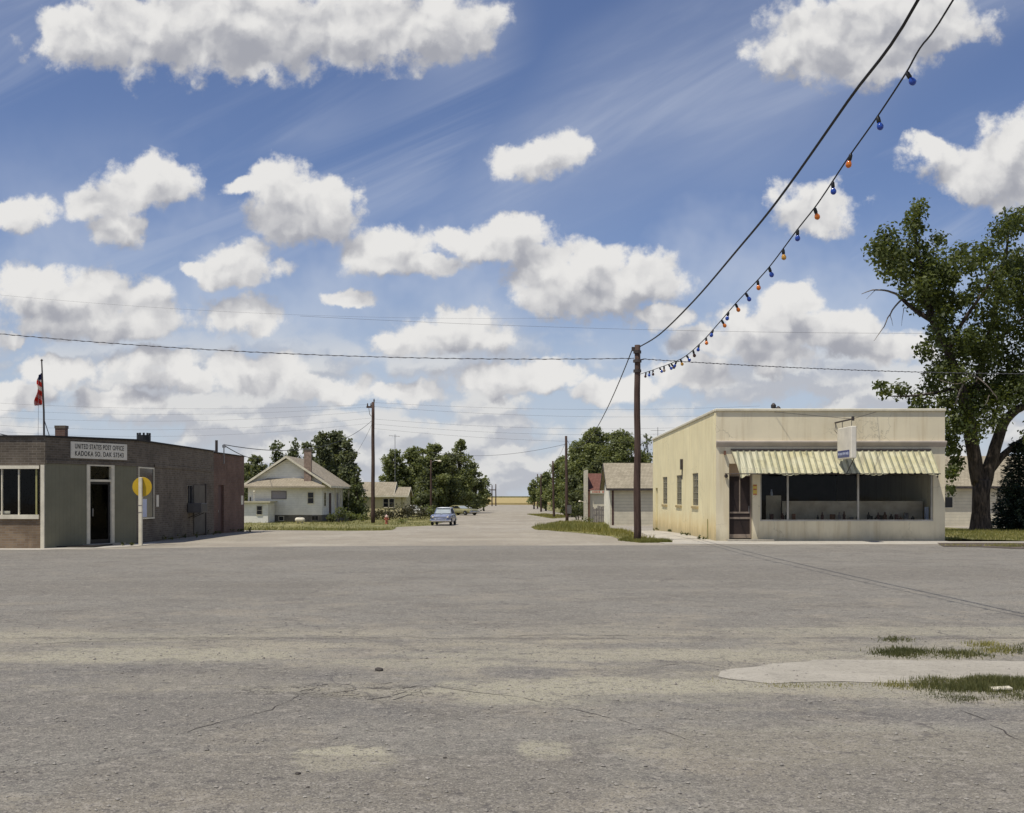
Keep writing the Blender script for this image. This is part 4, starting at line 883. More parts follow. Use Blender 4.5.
# name board
sb = thing('name_board', cpt(2.18, .05, 2.79), 'white post office name board with black lettering over the entrance', 'sign')
b = MB(); cbox(b, .98, 3.38, 2.79, 3.31, .012, .05); b.build('board', M['signwhite'], sb)
rot = Matrix((dv, Vector((0, 0, 1)), nv)).transposed()
text(sb, 'UNITED STATES POST OFFICE', .215, cpt(2.18, .052, 3.16), rot, M['black'], .64, .003, .003, 1.16)
text(sb, 'KADOKA SO. DAK 57543', .215, cpt(2.18, .052, 2.935), rot, M['black'], .76, .003, .003, 1.18)
# flagpole on the roof
fp = thing('flagpole', (-15.46, 38, 3.2), 'slim metal flagpole on the post office roof', 'flagpole')
b = MB(); b.tube([(-15.46, 38, 3.2), (-15.47, 38, 4.4), (-15.54, 38, 6.05)], [.035, .033, .022], 8); b.lathe([(.01, -.04), (.045, 0), (.01, .05)], (-15.54, 38, 6.08), seg=8); b.build('pole', M['darkmetal'], fp)
b = MB(); b.tube([(-15.47, 38, 4.15), (-15.2, 38.1, 3.2)], .015, 5); b.tube([(-15.62, 37.95, 5.6), (-15.64, 37.95, 3.3)], .006, 4); b.build('halyard', M['metal'], fp)
def flag():
    vs = []; fs = []; n, m = 22, 15
    for i in range(n):
        t = i / (n - 1); z = 5.68 - t * 1.06
        for j in range(m):
            u = j / (m - 1); amp = .05 + .05 * t
            x = -15.535 + .02 * t - u * (.1 + .12 * t + .05 * math.sin(t * 9)) + .0; y = 38 + amp * math.sin(u * 15 + t * 4) * (.2 + u); vs.append((x, y, z - u * .1 * (1 - t) - .04 * u * t))
    fs = [(i * m + j, i * m + j + 1, (i + 1) * m + j + 1, (i + 1) * m + j) for i in range(n - 1) for j in range(m - 1)]
    nn = N('flag_cloth'); p = nn.pos(); x, y, z = nn.xyz(p)
    s = nn.math('FRACT', nn.math('ADD', nn.math('MULTIPLY', z, 3.4), nn.math('MULTIPLY', x, 2.2))); red = nn.ss(s, .44, .5)
    col = nn.mix(red, (.85, .8, .72), (.72, .06, .04)); low = nn.ss(z, 5.0, 5.12, 1, 0); col = nn.mix(nn.math('MULTIPLY', low, .6), col, (.65, .08, .05)); col = nn.mix(nn.ss(z, 5.42, 5.46), col, (.03, .035, .12))
    d = nn.bsdf(col, .8); tl = nn.n('ShaderNodeBsdfTranslucent'); nn.l(col, tl.inputs[0]); mx = nn.n('ShaderNodeMixShader'); mx.inputs[0].default_value = .3; nn.l(d.outputs[0], mx.inputs[1]); nn.l(tl.outputs[0], mx.inputs[2])
    b = MB(); b.add(vs, fs); o = b.build('flag', nn.done(mx), None, True); so_ = o.modifiers.new('cloth', 'SOLIDIFY'); so_.thickness = .004
    tag(o, 'limp red white and blue flag hanging from the rooftop flagpole', 'flag')
flag()
# yellow disc sign on the kerb
ys = Yg(545.7); xs_ = X(140.6, ys); sp = thing('disc_sign', (xs_, ys, 0), 'round yellow sign on a white square post at the post office corner', 'sign')
b = MB(); b.box(xs_ - .055, xs_ + .055, ys - .05, ys + .05, -.1, Z(477.5, ys)); o = b.build('post', M['white'], sp); bevel(o, .008)
for zz in (505, 512): MB().box(xs_ - .058, xs_ + .058, ys - .053, ys - .0505, Z(zz + .9, ys), Z(zz, ys)).build('post_band', M['greyboard'], o)
zc = Z(486.8, ys); b = MB(); b.lathe([(.31, .055), (.315, .06), (.315, .07), (.31, .075)], (xs_ + .03, ys, zc), 'y', 32); b.build('disc', M['yellowsign'], sp)
# ======================= garage, red roofed shed, sided building ==========
gy = 102.0
ga = thing('garage', (11.5, 105, -1), 'cream sided garage with a brown shingle roof behind the leaning pole and store', 'garage')
b = MB(); b.wall((8.69, gy), (15.0, gy), -1.2, 2.4, .15, []); b.build('front_wall', M['lap_cream'], ga)
b = MB(); b.prism([(8.69, gy + .15, -1.2), (8.69, gy + 6.5, -1.2), (8.69, gy + 6.5, 2.3), (8.69, gy + 3.25, 4.2), (8.69, gy + .15, 2.35)], (.15, 0, 0)); b.prism([(14.85, gy + .15, -1.2), (14.85, gy + 6.5, -1.2), (14.85, gy + 6.5, 2.3), (14.85, gy + 3.25, 4.2), (14.85, gy + .15, 2.35)], (.149, 0, 0)); b.box(8.84, 14.85, gy + 6.35, gy + 6.5, -1.2, 2.3); b.build('gable_wall', M['whitewall'], ga)
b = MB(); b.box(8.86, 9.02, gy - .04, gy - .003, -1.2, 2.3); b.build('corner_board', M['doorbrown'], ga)
gable_roof(ga, 8.35, 15.3, gy - .55, gy + 7.05, 2.28, 4.62, 'x', 'sh_tan', .12, 'darkmetal')
an = MB().tube([(13.35, gy + 3.3, 4.5), (13.35, gy + 3.3, 7.9)], .025, 5); an.tube([(12.7, gy + 3.3, 7.6), (14.0, gy + 3.3, 7.6)], .015, 4); an.tube([(13.0, gy + 3.0, 7.2), (13.0, gy + 3.6, 7.2)], .012, 4)
an = an.build('antenna', M['metal']); tag(an, 'thin television antenna on the cream garage roof behind the store', 'antenna')
sd = thing('sided_building', (42, 103, -1), 'pale lap sided building with tan roof behind the big tree', 'building')
b = MB(); b.wall((36.6, 100), (50, 100), -1.2, 2.6, .15, [(4.9, 5.9, -1, 1.1)]); b.build('front_wall', M['lap_cream'], sd)
b = MB(); b.prism([(36.6, 100.15, -1.2), (36.6, 107, -1.2), (36.6, 107, 2.5), (36.6, 103.5, 4.6), (36.6, 100.15, 2.55)], (.15, 0, 0)); b.box(36.75, 50, 106.85, 107, -1.2, 2.5); b.build('gable_wall', M['whitewall'], sd)
gable_roof(sd, 36.2, 50.3, 99.4, 107.6, 2.45, 5.2, 'x', 'sh_tan', .12, 'darkmetal')
d = MB().box(41.52, 42.48, 100.05, 100.1, -1, 1.1).build('door', M['white'], sd); MB().box(42.3, 42.36, 100.0, 100.05, .0, .1).build('handle', M['darkmetal'], d)
window(sd, 37.6, 38.3, .6, 1.5, 100.0, 1, 1, .06, 'white', 'darkpane')
ry = 117.0
rb = thing('red_roofed_shop', (10.5, 120, -1), 'small cream shop with faded red roof and tall false front', 'shop')
b = MB(); b.box(7.75, 15, ry, ry + 6.1, -1.2, 2.05); b.build('wall', plain('cream_shop_wall', (.6, .56, .43), .8, .1, 1), rb)
b = MB(); b.prism([(7.5, ry - .35, -1.2), (7.5, ry + 3.5, -1.2), (7.5, ry + 3.5, 4.25), (7.5, ry - .35, 4.25)], (.2, 0, 0)); b.build('false_front', M['lap_cream'], rb)
b = MB(); b.box(7.722, 7.9, ry - .3, ry - .02, -1.2, 2.2); b.build('corner_board', M['rust'], rb)
r_ = gable_roof(rb, 7.725, 15.2, ry - .3, ry + 6.4, 2.2, 3.95, 'x', 'sh_red', .12)
b = MB(); b.box(7.95, 15.2, ry - .34, ry - .3, 1.86, 2.15); f_ = b.build('fascia_board', M['cream'], rb)
b = MB(); xx = 8.15
for k in range(16):
    wd = R.uniform(.08, .16)
    if k not in (5, 8): b.box(xx, xx + wd, ry - .346, ry - .342, 1.92, 2.1)
    xx += wd + .05
b.build('faded_red_marks', M['redpaint'], f_)
window(rb, 11.5, 12.4, .3, 1.4, ry, 1, 2, .06)
b = MB(); b.tube([(7.5, ry + .5, .9), (6.9, ry + .5, 1.15)], .03, 5); b.lathe([(.05, 0), (.14, -.12)], (6.9, ry + .5, 1.15), seg=8); b.build('wall_lamp', M['white'], rb)
fy = 111.0; fe = thing('board_fence', (8.5, fy, -1), 'short weathered grey board fence between garage and red roofed shop', 'fence')
b = MB(); xx = X(592.5, fy)
k = 0
while xx < X(605, fy):
    h = R.uniform(-.1, .12) + (.62 if 2 < k < 9 else .45); b.box(xx, xx + .13, fy, fy + .03, -1.1, h); xx += .16; k += 1
b.build('board', M['greyboard'], fe); MB().box(X(592.5, fy), X(605, fy), fy + .032, fy + .09, -.3, -.2).build('rail', M['greyboard'], fe); MB().box(X(592.5, fy), X(605, fy), fy + .032, fy + .09, .2, .3).build('rail', M['greyboard'], fe)

# ======================= white house ======================================
hy = 115.0; hc = X(287, hy)
wh = thing('white_house', (hc, hy + 7, -1), 'white gabled house with brick chimney and pent roof, nearest on the left', 'house')
b = MB(); b.wall((hc - 3.9, hy), (hc + 3.5, hy), -.3, 2.9, .15); b.wall((hc + 3.5, hy + .15), (hc + 3.5, hy + 14), -.3, 2.9, .15); b.wall((hc + 3.35, hy + 14), (hc - 3.9, hy + 14), -.3, 2.9, .15); b.wall((hc - 3.9, hy + 13.85), (hc - 3.9, hy + .15), -.3, 2.9, .15); b.build('wall', M['lap_white'], wh)
b = MB(); b.box(hc - 3.86, hc + 3.46, hy + .04, hy + 13.96, -1.2, -.302); b.build('foundation', M['concrete_block'], wh)
b = MB(); b.prism([(hc - 3.9, hy + .004, 2.902), (hc + 3.5, hy + .004, 2.902), (hc + 3.5, hy + .004, 3.02), (hc, hy + .004, 5.3), (hc - 3.9, hy + .004, 2.95)], (0, .14, 0)); b.build('gable', M['lap_white'], wh)
gable_roof(wh, hc - 4.5, hc + 4.5, hy - .55, hy + 14.4, 2.62, 5.62, 'y', 'sh_grey', .16, 'white')
b = MB(); z0, z1, zt = 2.42, 2.56, 3.38
lo = [(hc - 4.45, hy - 1.1, z1), (hc + 4.0, hy - 1.1, z1), (hc + 4.0, hy - .005, z1), (hc - 4.45, hy - .005, z1)]; hi = [(hc - 1.9, hy - .12, zt), (hc + 1.85, hy - .12, zt), (hc + 1.85, hy - .005, zt), (hc - 1.9, hy - .005, zt)]
b.add(lo + hi, [(0, 1, 5, 4), (1, 2, 6, 5), (3, 0, 4, 7), (4, 5, 6, 7), (3, 2, 1, 0)]); b.box(hc - 4.45, hc + 4.0, hy - 1.1, hy - 1.06, z0, z1 - .002); b.build('pent_roof', M['sh_grey'], wh)
b = MB(); x0 = X(304.8, hy); b.box(x0, x0 + .72, hy - .5, hy - .02, 2.8, 6.15); b.build('chimney', plain('pale_brick_chimney', (.27, .2, .16), .9, .3, 4), wh); MB().box(x0 - .05, x0 + .77, hy - .55, hy + .03, 6.152, 6.35).build('chimney_cap', M['concrete_block'], wh)
window(wh, X(308, hy), X(313.5, hy), .88, 1.95, hy, 1, 2, .08); window(wh, X(272, hy), X(286, hy), 1.35, 2.05, hy, 1, 1, .06, 'greyboard', 'greypane')
window(wh, X(279, hy), X(283.5, hy), -.85, -.45, hy + .04, 1, 1, .05, 'white', 'darkpane', name='basement_window'); window(wh, X(312, hy), X(318, hy), -.8, -.4, hy + .04, 2, 1, .05, 'greyboard', 'darkpane', name='basement_window')
XR = hc + 3.5
window(wh, hy + 9.2, hy + 10.6, .2, 1.9, XR, 1, 2, .1, 'white', 'greypane', '+x'); window(wh, hy + 1.2, hy + 2.2, .6, 1.9, XR, 1, 2, .1, 'white', 'darkpane', '+x')
d = MB().box(XR + .002, XR + .05, hy + 4.4, hy + 5.6, -.3, 1.9).build('side_door', M['doorbrown'], wh); MB().box(XR + .05, XR + .1, hy + 4.5, hy + 4.56, .7, .8).build('handle', M['metal'], d)
for yy in (hy + 3.6, hy + 7.4, hy + 13.2): MB().box(XR + .7, XR + .85, yy, yy + .15, -1, 2.5).build('porch_post', M['white'], wh)
MB().box(XR, XR + .95, hy + 3.4, hy + 13.4, -1.1, -.32).build('porch_floor', M['concrete_block'], wh)
hs = thing('white_shed', (X(257, 111), 113, -1), 'low white lean-to shed with flat roof at the house corner', 'shed')
b = MB(); xr = X(268, 111.5); b.wall((xr - 3.5, 111.5), (xr, 111.5), -1.2, .95, .12); b.wall((xr, 111.62), (xr, 114.6), -1.2, .95, .12); b.wall((xr - 3.5, 114.5), (xr - 3.5, 111.62), -1.2, .95, .12); b.build('wall', M['lap_white'], hs)
MB().box(xr - 3.8, xr + .3, 111.1, 114.6, .952, 1.1).build('roof', plain('pale_tan_felt', (.45, .42, .3), .9, .15), hs); window(hs, X(257, 111.5), X(262, 111.5), -.2, .62, 111.5, 1, 2, .06)
b = MB(); xx = X(254, 113); b.tube([(xx, 113, 1.1), (xx, 113, 2.0)], .03, 6); b.lathe([(.02, -.1), (.1, 0), (.02, .1)], (xx, 113, 2.05), seg=10); b.build('roof_flue', M['white'], hs)
MB().tube([(X(251.3, 113), 112.6, 1.1), (X(251.3, 113), 112.6, 1.5)], .07, 8).build('roof_pipe', M['black'], hs)
tk = thing('propane_tank', (X(299.5, 109), 109, -1), 'white rounded tank lying on the lawn before the white house', 'tank')
x0, x1 = X(295, 109), X(305, 109); b = MB(); b.lathe([(.04, x0), (.15, x0 + .04), (.21, x0 + .14), (.225, x0 + .26), (.225, x1 - .26), (.21, x1 - .14), (.15, x1 - .04), (.04, x1)], (0, 109, -.66), 'x', 16); b.build('shell', M['white'], tk, True)
for xx in (x0 + .22, x1 - .28): MB().box(xx, xx + .08, 108.85, 109.15, -1.05, -.84).build('leg', M['metal'], tk)
MB().lathe([(.06, 0), (.06, .1)], ((x0 + x1) / 2, 109, -.445), seg=8).build('valve_cap', M['metal'], tk)

# ======================= yellow house =====================================
yy = 140.0; yh = thing('yellow_house', (-15.5, 144, -1), 'pale yellow low house with stepped tan roof behind the hydrant', 'house')
xa, xb, xc = X(350, yy), X(394, yy), X(406, yy)
b = MB(); b.wall((xa, yy), (xc, yy), -1.2, 1.62, .15); b.wall((xc, yy + .15), (xc, yy + 6), -1.2, 1.6, .15); b.wall((xc - .15, yy + 6), (xa, yy + 6), -1.2, 1.6, .15); b.build('wall', M['lap_yellow'], yh)
b = MB(); b.prism([(xc - .148, yy + .15, 1.61), (xc - .148, yy + 5.9, 1.61), (xc - .148, yy + 3, 2.5)], (.146, 0, 0)); b.build('gable', M['lap_yellow'], yh)
gable_roof(yh, xb + .02, xc + .3, yy - .4, yy + 6.4, 1.66, 2.72, 'x', 'sh_tan', .12, 'cream'); gable_roof(yh, xa - .3, xb, yy - .4, yy + 6.4, 1.66, 3.35, 'x', 'sh_tan', .12, 'cream')
window(yh, X(383.5, yy), X(388.2, yy), .25, 1.25, yy, 1, 2, .08); window(yh, X(389.4, yy), X(394, yy), .25, 1.25, yy, 1, 2, .08)
b = MB(); b.box(X(402, yy) - .04, X(402, yy) + .04, yy - .08, yy - .003, -1, 1.6); b.build('downpipe', M['frameolive'], yh)
an = MB(); ax, ay = X(395, 143), 143; an.tube([(ax, ay, 2.9), (ax, ay, Z(434.5, ay))], .035, 5); zt = Z(436, ay); an.tube([(ax - .75, ay, zt + .08), (ax + .6, ay, zt - .08)], .022, 4)
for k in range(5): q = ax - .65 + k * .28; an.tube([(q, ay - .35, zt), (q, ay + .35, zt)], .015, 4)
an = an.build('antenna', M['metal']); tag(an, 'tall thin television antenna above the yellow house', 'antenna')

# ======================= poles and wires ==================================
def pole(px, ytop, ybase, r0, r1, label, name='utility_pole', Y=None, group='utility poles', lean=0.0, arm=None, z_off=0):
    Y = Y or Yg(ybase); x = X(px, Y); g = gz(Y); zt = Z(ytop, Y)
    t = thing(name, (x, Y, g), label, 'pole' if name != 'street_lamp' else 'street lamp', group if name == 'utility_pole' else None)
    b = MB(); n = 9
    b.tube([(x + lean * k / n + .012 * math.sin(k * 1.7), Y, g - .4 + (zt - g + .4) * k / n) for k in range(n + 1)], [r0 + (r1 - r0) * k / n for k in range(n + 1)], 12)
    b.build('shaft', M['pole'], t, True); return t, Vector((x + lean, Y, zt)), g
mp, mtop, _ = pole(637.3, 345, 541.3, .135, .10, 'tall bare brown pole at the street corner carrying the coloured bulbs')
for yy, w in ((352, .14), (361, .15), (371, .14)): z = Z(yy, mtop.y); MB().lathe([(w, z - .05), (w, z + .05)], (mtop.x, mtop.y, 0), seg=12).build('iron_band', M['darkmetal'], mp)
b = MB()
MB().box(mtop.x - .2, mtop.x - .1, mtop.y - .04, mtop.y + .04, Z(351, mtop.y), Z(347, mtop.y)).build('iron_lug', M['darkmetal'], mp); b.tube([(mtop.x + .1, mtop.y, Z(360, mtop.y)), (mtop.x + .24, mtop.y, Z(359, mtop.y))], .025, 6); b.build('wire_hook', M['darkmetal'], mp)
lp, ltop, lg = pole(373, 402, 523.2, .2, .14, 'tall dark pole with a short side arm by the fire hydrant')
s = ltop.y / F; b = MB(); za = Z(407, ltop.y); b.box(ltop.x - .62, ltop.x - .1, ltop.y - .06, ltop.y + .06, za - .09, za + .09); b.build('crossarm', M['pole'], lp)
b = MB()
for dx, zz in ((-.52, za + .09), (-.2, za + .09)): b.lathe([(.05, 0), (.07, .08), (.05, .14), (.06, .22), (.02, .28)], (ltop.x + dx, ltop.y, zz), seg=8)
b.lathe([(.05, 0), (.08, .12), (.04, .3)], (ltop.x + .1, ltop.y, ltop.z), seg=8); b.tube([(ltop.x - .4, ltop.y, za - .1), (ltop.x - .32, ltop.y, za - .7), (ltop.x - .14, ltop.y, za - .9)], .025, 5); b.build('insulator', M['darkmetal'], lp)
sl_, stop, sg_ = pole(431, 460, 517.5, .14, .1, 'grey street lamp post standing behind the blue car', 'street_lamp')
b = MB(); b.tube([(stop.x, stop.y, stop.z - .3), (stop.x + .5, stop.y - .2, stop.z - .05), (stop.x + .95, stop.y - .3, stop.z - .1)], .035, 6); b.build('lamp_arm', M['metal'], sl_)
b = MB(); b.lathe([(.08, .12), (.2, .03), (.24, -.05), (.12, -.12)], (stop.x + 1.05, stop.y - .3, stop.z - .12), seg=12); b.build('lamp_head', M['white'], sl_)
rp, rtop, rg = pole(567, 436, 521.5, .17, .12, 'dark pole with a grey meter box on the right verge', lean=-.1); mt = rtop.y
b = MB(); b.box(rtop.x + .1, rtop.x + .55, mt - .3, mt - .12, Z(513.5, mt), Z(505, mt)); b.build('meter_box', M['acgrey'], rp)
r2, r2top, _ = pole(554, 461, 517.6, .15, .1, 'second dark pole along the right verge beside the street trees', lean=-.15)
pole(541, 474, 0, .16, .11, 'distant pole rising from the small round street tree, right one', Y=190); pole(537.5, 474, 0, .16, .11, 'distant pole rising from the small round street tree, left one', Y=235)
f1, f1t, _ = pole(492, 485, 506, .17, .12, 'far pole with a crossbar at the street end, left of its twin', Y=300); f2, f2t, _ = pole(495.8, 484, 506, .17, .12, 'far plain pole at the street end, right of its twin', Y=300)
MB().box(f1t.x - .8, f1t.x + .9, 299.8, 299.95, f1t.z - 1.4, f1t.z - 1.15).build('crossarm', M['pole'], f1)
def wire(a, c, sag, r, label, mat='wire', name='power_line', n=26, group='overhead wires', twist=0):
    a = Vector(a); c = Vector(c); b = MB(); pts = []
    for i in range(n + 1):
        t = i / n; p = a.lerp(c, t); p.z -= 4 * sag * t * (1 - t); pts.append(p)
    b.tube(pts, r, 5)
    if twist:
        q = []; m = n * 14
        for i in range(m + 1):
            t = i / m; p = a.lerp(c, t); p.z -= 4 * sag * t * (1 - t); q.append(p + Vector((0, math.cos(i * .9), math.sin(i * .9))) * r * 1.6)
        b.tube(q, r * .7, 4)
    o = b.build(name, M[mat], None, True); tag(o, label, 'wire', group); return o
def spline(pts, n=6):
    pts = [Vector(p) for p in pts]; out = []
    for i in range(len(pts) - 1):
        p0, p1, p2, p3 = pts[max(i - 1, 0)], pts[i], pts[i + 1], pts[min(i + 2, len(pts) - 1)]
        for k in range(n):
            t = k / n; out.append(.5 * ((2 * p1) + (p2 - p0) * t + (2 * p0 - 5 * p1 + 4 * p2 - p3) * t * t + (3 * p1 - p0 - 3 * p2 + p3) * t ** 3))
    return out + [pts[-1]]
def on_plane(px, py, xx): Y = xx * F / (px - CX); return Vector((xx, Y, Z(py, Y)))
# heavy cable over the street
XC = mtop.x + .1; pts = [(XC, mtop.y, Z(346.5, mtop.y))] + [on_plane(px, py, XC) for px, py in ((660, 334), (693.8, 300.8), (735.6, 252), (778, 200), (848, 101), (918, 0))]
last = pts[-1]; pts += [Vector((XC, 9.0, last.z + 1.2)), Vector((XC, 4.0, last.z + 3.2))]
b = MB(); b.tube(spline(pts), .021, 6); o = b.build('heavy_cable', M['wire'], None, True); tag(o, 'thick black cable rising from the corner pole top across the street', 'cable')
# string of coloured bulbs
XL = mtop.x + .12; pts = [(XL, mtop.y, Z(374, mtop.y))] + [on_plane(px, py, XL) for px, py in ((657, 368.5), (681.5, 358.6), (701, 342.6), (718, 324), (735.6, 303.5), (757.7, 280), (772.4, 263), (797, 230), (814, 208.4), (825.5, 192), (848, 158), (877, 117), (905.4, 73.8), (920, 48), (953, 0))]
pts += [Vector((XL, 8.0, Vector(pts[-1]).z + .9)), Vector((XL, 4.0, Vector(pts[-1]).z + 2.4))]; cp_ = spline(pts, 5)
ls = thing('light_string', tuple(pts[0]), 'string of orange and blue bulbs sagging from the corner pole across the street', 'string lights')
MB().tube(cp_, .011, 5).build('cord', M['wire'], ls)
def m_bulb(name, c):
    n = N(name); p = n.bsdf(c, .12, spec=.6); p.inputs['Transmission Weight'].default_value = .45; return n.done(p)
MBULB = {'o': m_bulb('orange_bulb_glass', (.9, .25, .02)), 'b': m_bulb('blue_bulb_glass', (.03, .1, .5)), 'd': m_bulb('dark_bulb_glass', (.1, .04, .02)), 'y': m_bulb('amber_bulb_glass', (.75, .4, .06)), 'w': m_bulb('pale_bulb_glass', (.6, .45, .3))}
bl = [(906.5, 'b'), (877.5, 'b'), (851, 'o'), (832.5, 'b'), (814.5, 'o'), (797.5, 'b'), (783, 'y'), (769, 'b'), (757.5, 'o'), (745.5, 'b'), (735.5, 'o'), (728.5, 'b'), (721.5, 'o'), (713, 'b'), (706, 'o'), (699, 'b'), (693, 'd'), (686.5, 'b'), (680.5, 'y'), (676.5, 'b'), (671, 'd'), (668.5, 'b'), (664, 'w'), (659.5, 'b'), (653, 'd'), (649.5, 'b'), (646, 'd')]
for px, cc in bl:
    best = min(((abs(CX + p.x * F / p.y - px), i) for i, p in enumerate(cp_)))[1]; Yt = XL * F / (px - CX)
    i = next((k for k in range(len(cp_) - 1) if cp_[k].y >= Yt >= cp_[k + 1].y), best); t = (cp_[i].y - Yt) / max(1e-6, cp_[i].y - cp_[min(i + 1, len(cp_) - 1)].y); p = cp_[i].lerp(cp_[min(i + 1, len(cp_) - 1)], t)
    d = Vector((R.uniform(-.5, .7), R.uniform(-.4, .4), -1)).normalized(); rot = d.to_track_quat('Z', 'Y').to_matrix()
    def lz(prof, mat, name, par):
        b = MB(); b.lathe(prof, seg=10); b.v = [tuple(p + rot @ Vector(v)) for v in b.v]; return b.build(name, mat, par, True)
    bulb = lz([(.011, .085), (.024, .098), (.038, .123), (.043, .146), (.037, .168), (.019, .184), (.002, .189)], MBULB[cc], 'bulb', ls); lz([(.016, 0), (.026, .02), (.027, .08), (.02, .09)], M['black'], 'socket', bulb)
# twisted service line along the street
wire((mtop.x - 30, mtop.y + .1, Z(310, mtop.y)), (mtop.x - .1, mtop.y + .1, Z(358, mtop.y)), .55, .011, 'twisted wire running left from the corner pole over the post office', 'thinwire', 'twisted_line', 30, twist=1)
wire((mtop.x + .22, mtop.y, Z(359, mtop.y)), (mtop.x + 16, mtop.y + 3, Z(374, mtop.y + 3)), .12, .011, 'twisted wire running right from the corner pole to the big tree', 'thinwire', 'twisted_line', 30, twist=1)
wire((mtop.x - .15, mtop.y, Z(347.5, mtop.y)), (rtop.x, rtop.y, rtop.z - .2), 2.1, .02, 'dark cable sagging back from the corner pole to the meter pole', 'wire')
wire(P(300, 316, 60), P(1040, 333, 60), .3, .006, 'faint single wire crossing the clouds above the store', 'thinwire')
wire(P(-20, 293, 70), P(560, 318, 70), .5, .0045, 'faint topmost wire across the left clouds', 'thinwire')
Yw = ltop.y
def lw(y0, yr, sag, lab, r=.008, dx=.1): wire((ltop.x + dx, Yw, Z(y0, Yw)), P(760, yr, Yw + 8), sag, r, lab, 'thinwire')
lw(402.5, 406, .5, 'uppermost of the thin wires going right from the hydrant pole'); lw(406.5, 414, .6, 'second thin wire going right from the hydrant pole')
lw(419, 424, .7, 'third thin wire going right from the hydrant pole'); lw(424, 429, .8, 'fourth thin wire going right from the hydrant pole'); lw(428.5, 438, .8, 'lowest thin wire going right from the hydrant pole')
for i, (y0, y1, lab) in enumerate(((403, 402, 'top'), (407, 409, 'second'), (411, 416, 'third'), (418, 424, 'fourth'), (423, 430, 'fifth'))):
    wire((ltop.x - (.52 if i < 2 else .15), Yw, Z(y0 if i else 404.5, Yw)), P(-20, y1, Yw - 6), .5 + .1 * i, .0065, lab + ' thin wire going left from the hydrant pole above the post office', 'thinwire')
wire((ltop.x - .15, Yw, Z(421, Yw)), (-12.5, 49.9, 3.83), 1.2, .018, 'service cable from the hydrant pole down to the post office mast', 'wire')
wire((-12.5, 49.9, 3.8), P(262, 457.5, 118), .3, .022, 'short cable from the post office mast to the white house', 'wire')
wire((ltop.x - .1, Yw, Z(424, Yw)), P(338, 470, 124), .8, .013, 'thin drop wire from the hydrant pole to the white house eave', 'thinwire')
wire((-13.2, 49.5, 3.55), P(-20, 449, 49), .1, .016, 'low cable running left across the post office roof', 'wire')
wire(P(-15, 430, 44), (-15.6, 38.6, 3.5), .08, .018, 'dark cable coming down to the flagpole foot at the far left', 'wire')
wire((r2top.x, r2top.y, r2top.z - .2), (rtop.x, rtop.y, rtop.z - .5), .4, .014, 'thin wire between the two dark poles on the right verge', 'thinwire')
wire((rtop.x, rtop.y, Z(444, rtop.y)), P(430, 452, rtop.y + 30), .8, .018, 'thin wire crossing the street mouth to the left trees', 'thinwire')

# ======================= hydrant ==========================================
hY = Yg(524.2); hX = X(386.5, hY); fh = thing('fire_hydrant', (hX, hY, -1), 'faded red fire hydrant with pale bonnet on the left verge', 'fire hydrant')
b = MB(); b.lathe([(.17, -.05), (.17, .06), (.12, .08), (.115, .55), (.16, .56), (.16, .62)], (hX, hY, -1), seg=14); b.build('barrel', M['redpaint'], fh, False)
b = MB(); b.lathe([(.155, .622), (.14, .72), (.08, .82), (.03, .84), (.03, .9)], (hX, hY, -1), seg=14); b.build('bonnet', plain('pale_pink_paint', (.6, .42, .36), .6, .15), fh, True)
for sx in (-1, 1): MB().lathe([(.06, .1), (.06, .17), (.075, .17), (.075, .22)] if sx > 0 else [(.075, -.22), (.075, -.17), (.06, -.17), (.06, -.1)], (hX, hY, -.52), 'x', 10).build('outlet', M['redpaint'], fh)
MB().lathe([(.1, -.24), (.1, -.18), (.08, -.18), (.08, -.1)], (hX, hY, -.55), 'y', 10).build('pumper_outlet', M['redpaint'], fh)

# ======================= cars =============================================
def loft(rings, caps=True):
    b = MB(); n = len(rings[0]); vs = [p for r in rings for p in r]
    fs = [(i * n + j, i * n + (j + 1) % n, (i + 1) * n + (j + 1) % n, (i + 1) * n + j) for i in range(len(rings) - 1) for j in range(n)]
    if caps: fs += [tuple(range(n))[::-1], tuple(range((len(rings) - 1) * n, len(rings) * n))]
    b.add(vs, fs); return b
def paint(name, c):
    n = N(name); f = n.noise(n.obj(), 1.5, 4); col = n.mix(n.ss(f, .3, .7), tuple(v * .8 for v in c), c); p = n.bsdf(col, .32, spec=.5); p.inputs['Coat Weight'].default_value = .4; return n.done(p)
def ring(y, w, zb, zw, zs, zt, tw):
    "half widths: w at the belt, tw on top; heights: sill zb, waist zw, shoulder zs, top zt"
    h = [(w * .90, zb), (w, zb + .12), (w * 1.0, zw), (w * .97, zs), (tw, zt - .02), (tw * .5, zt)]
    return [(x, y, z) for x, z in h] + [(-x, y, z) for x, z in h[::-1]]
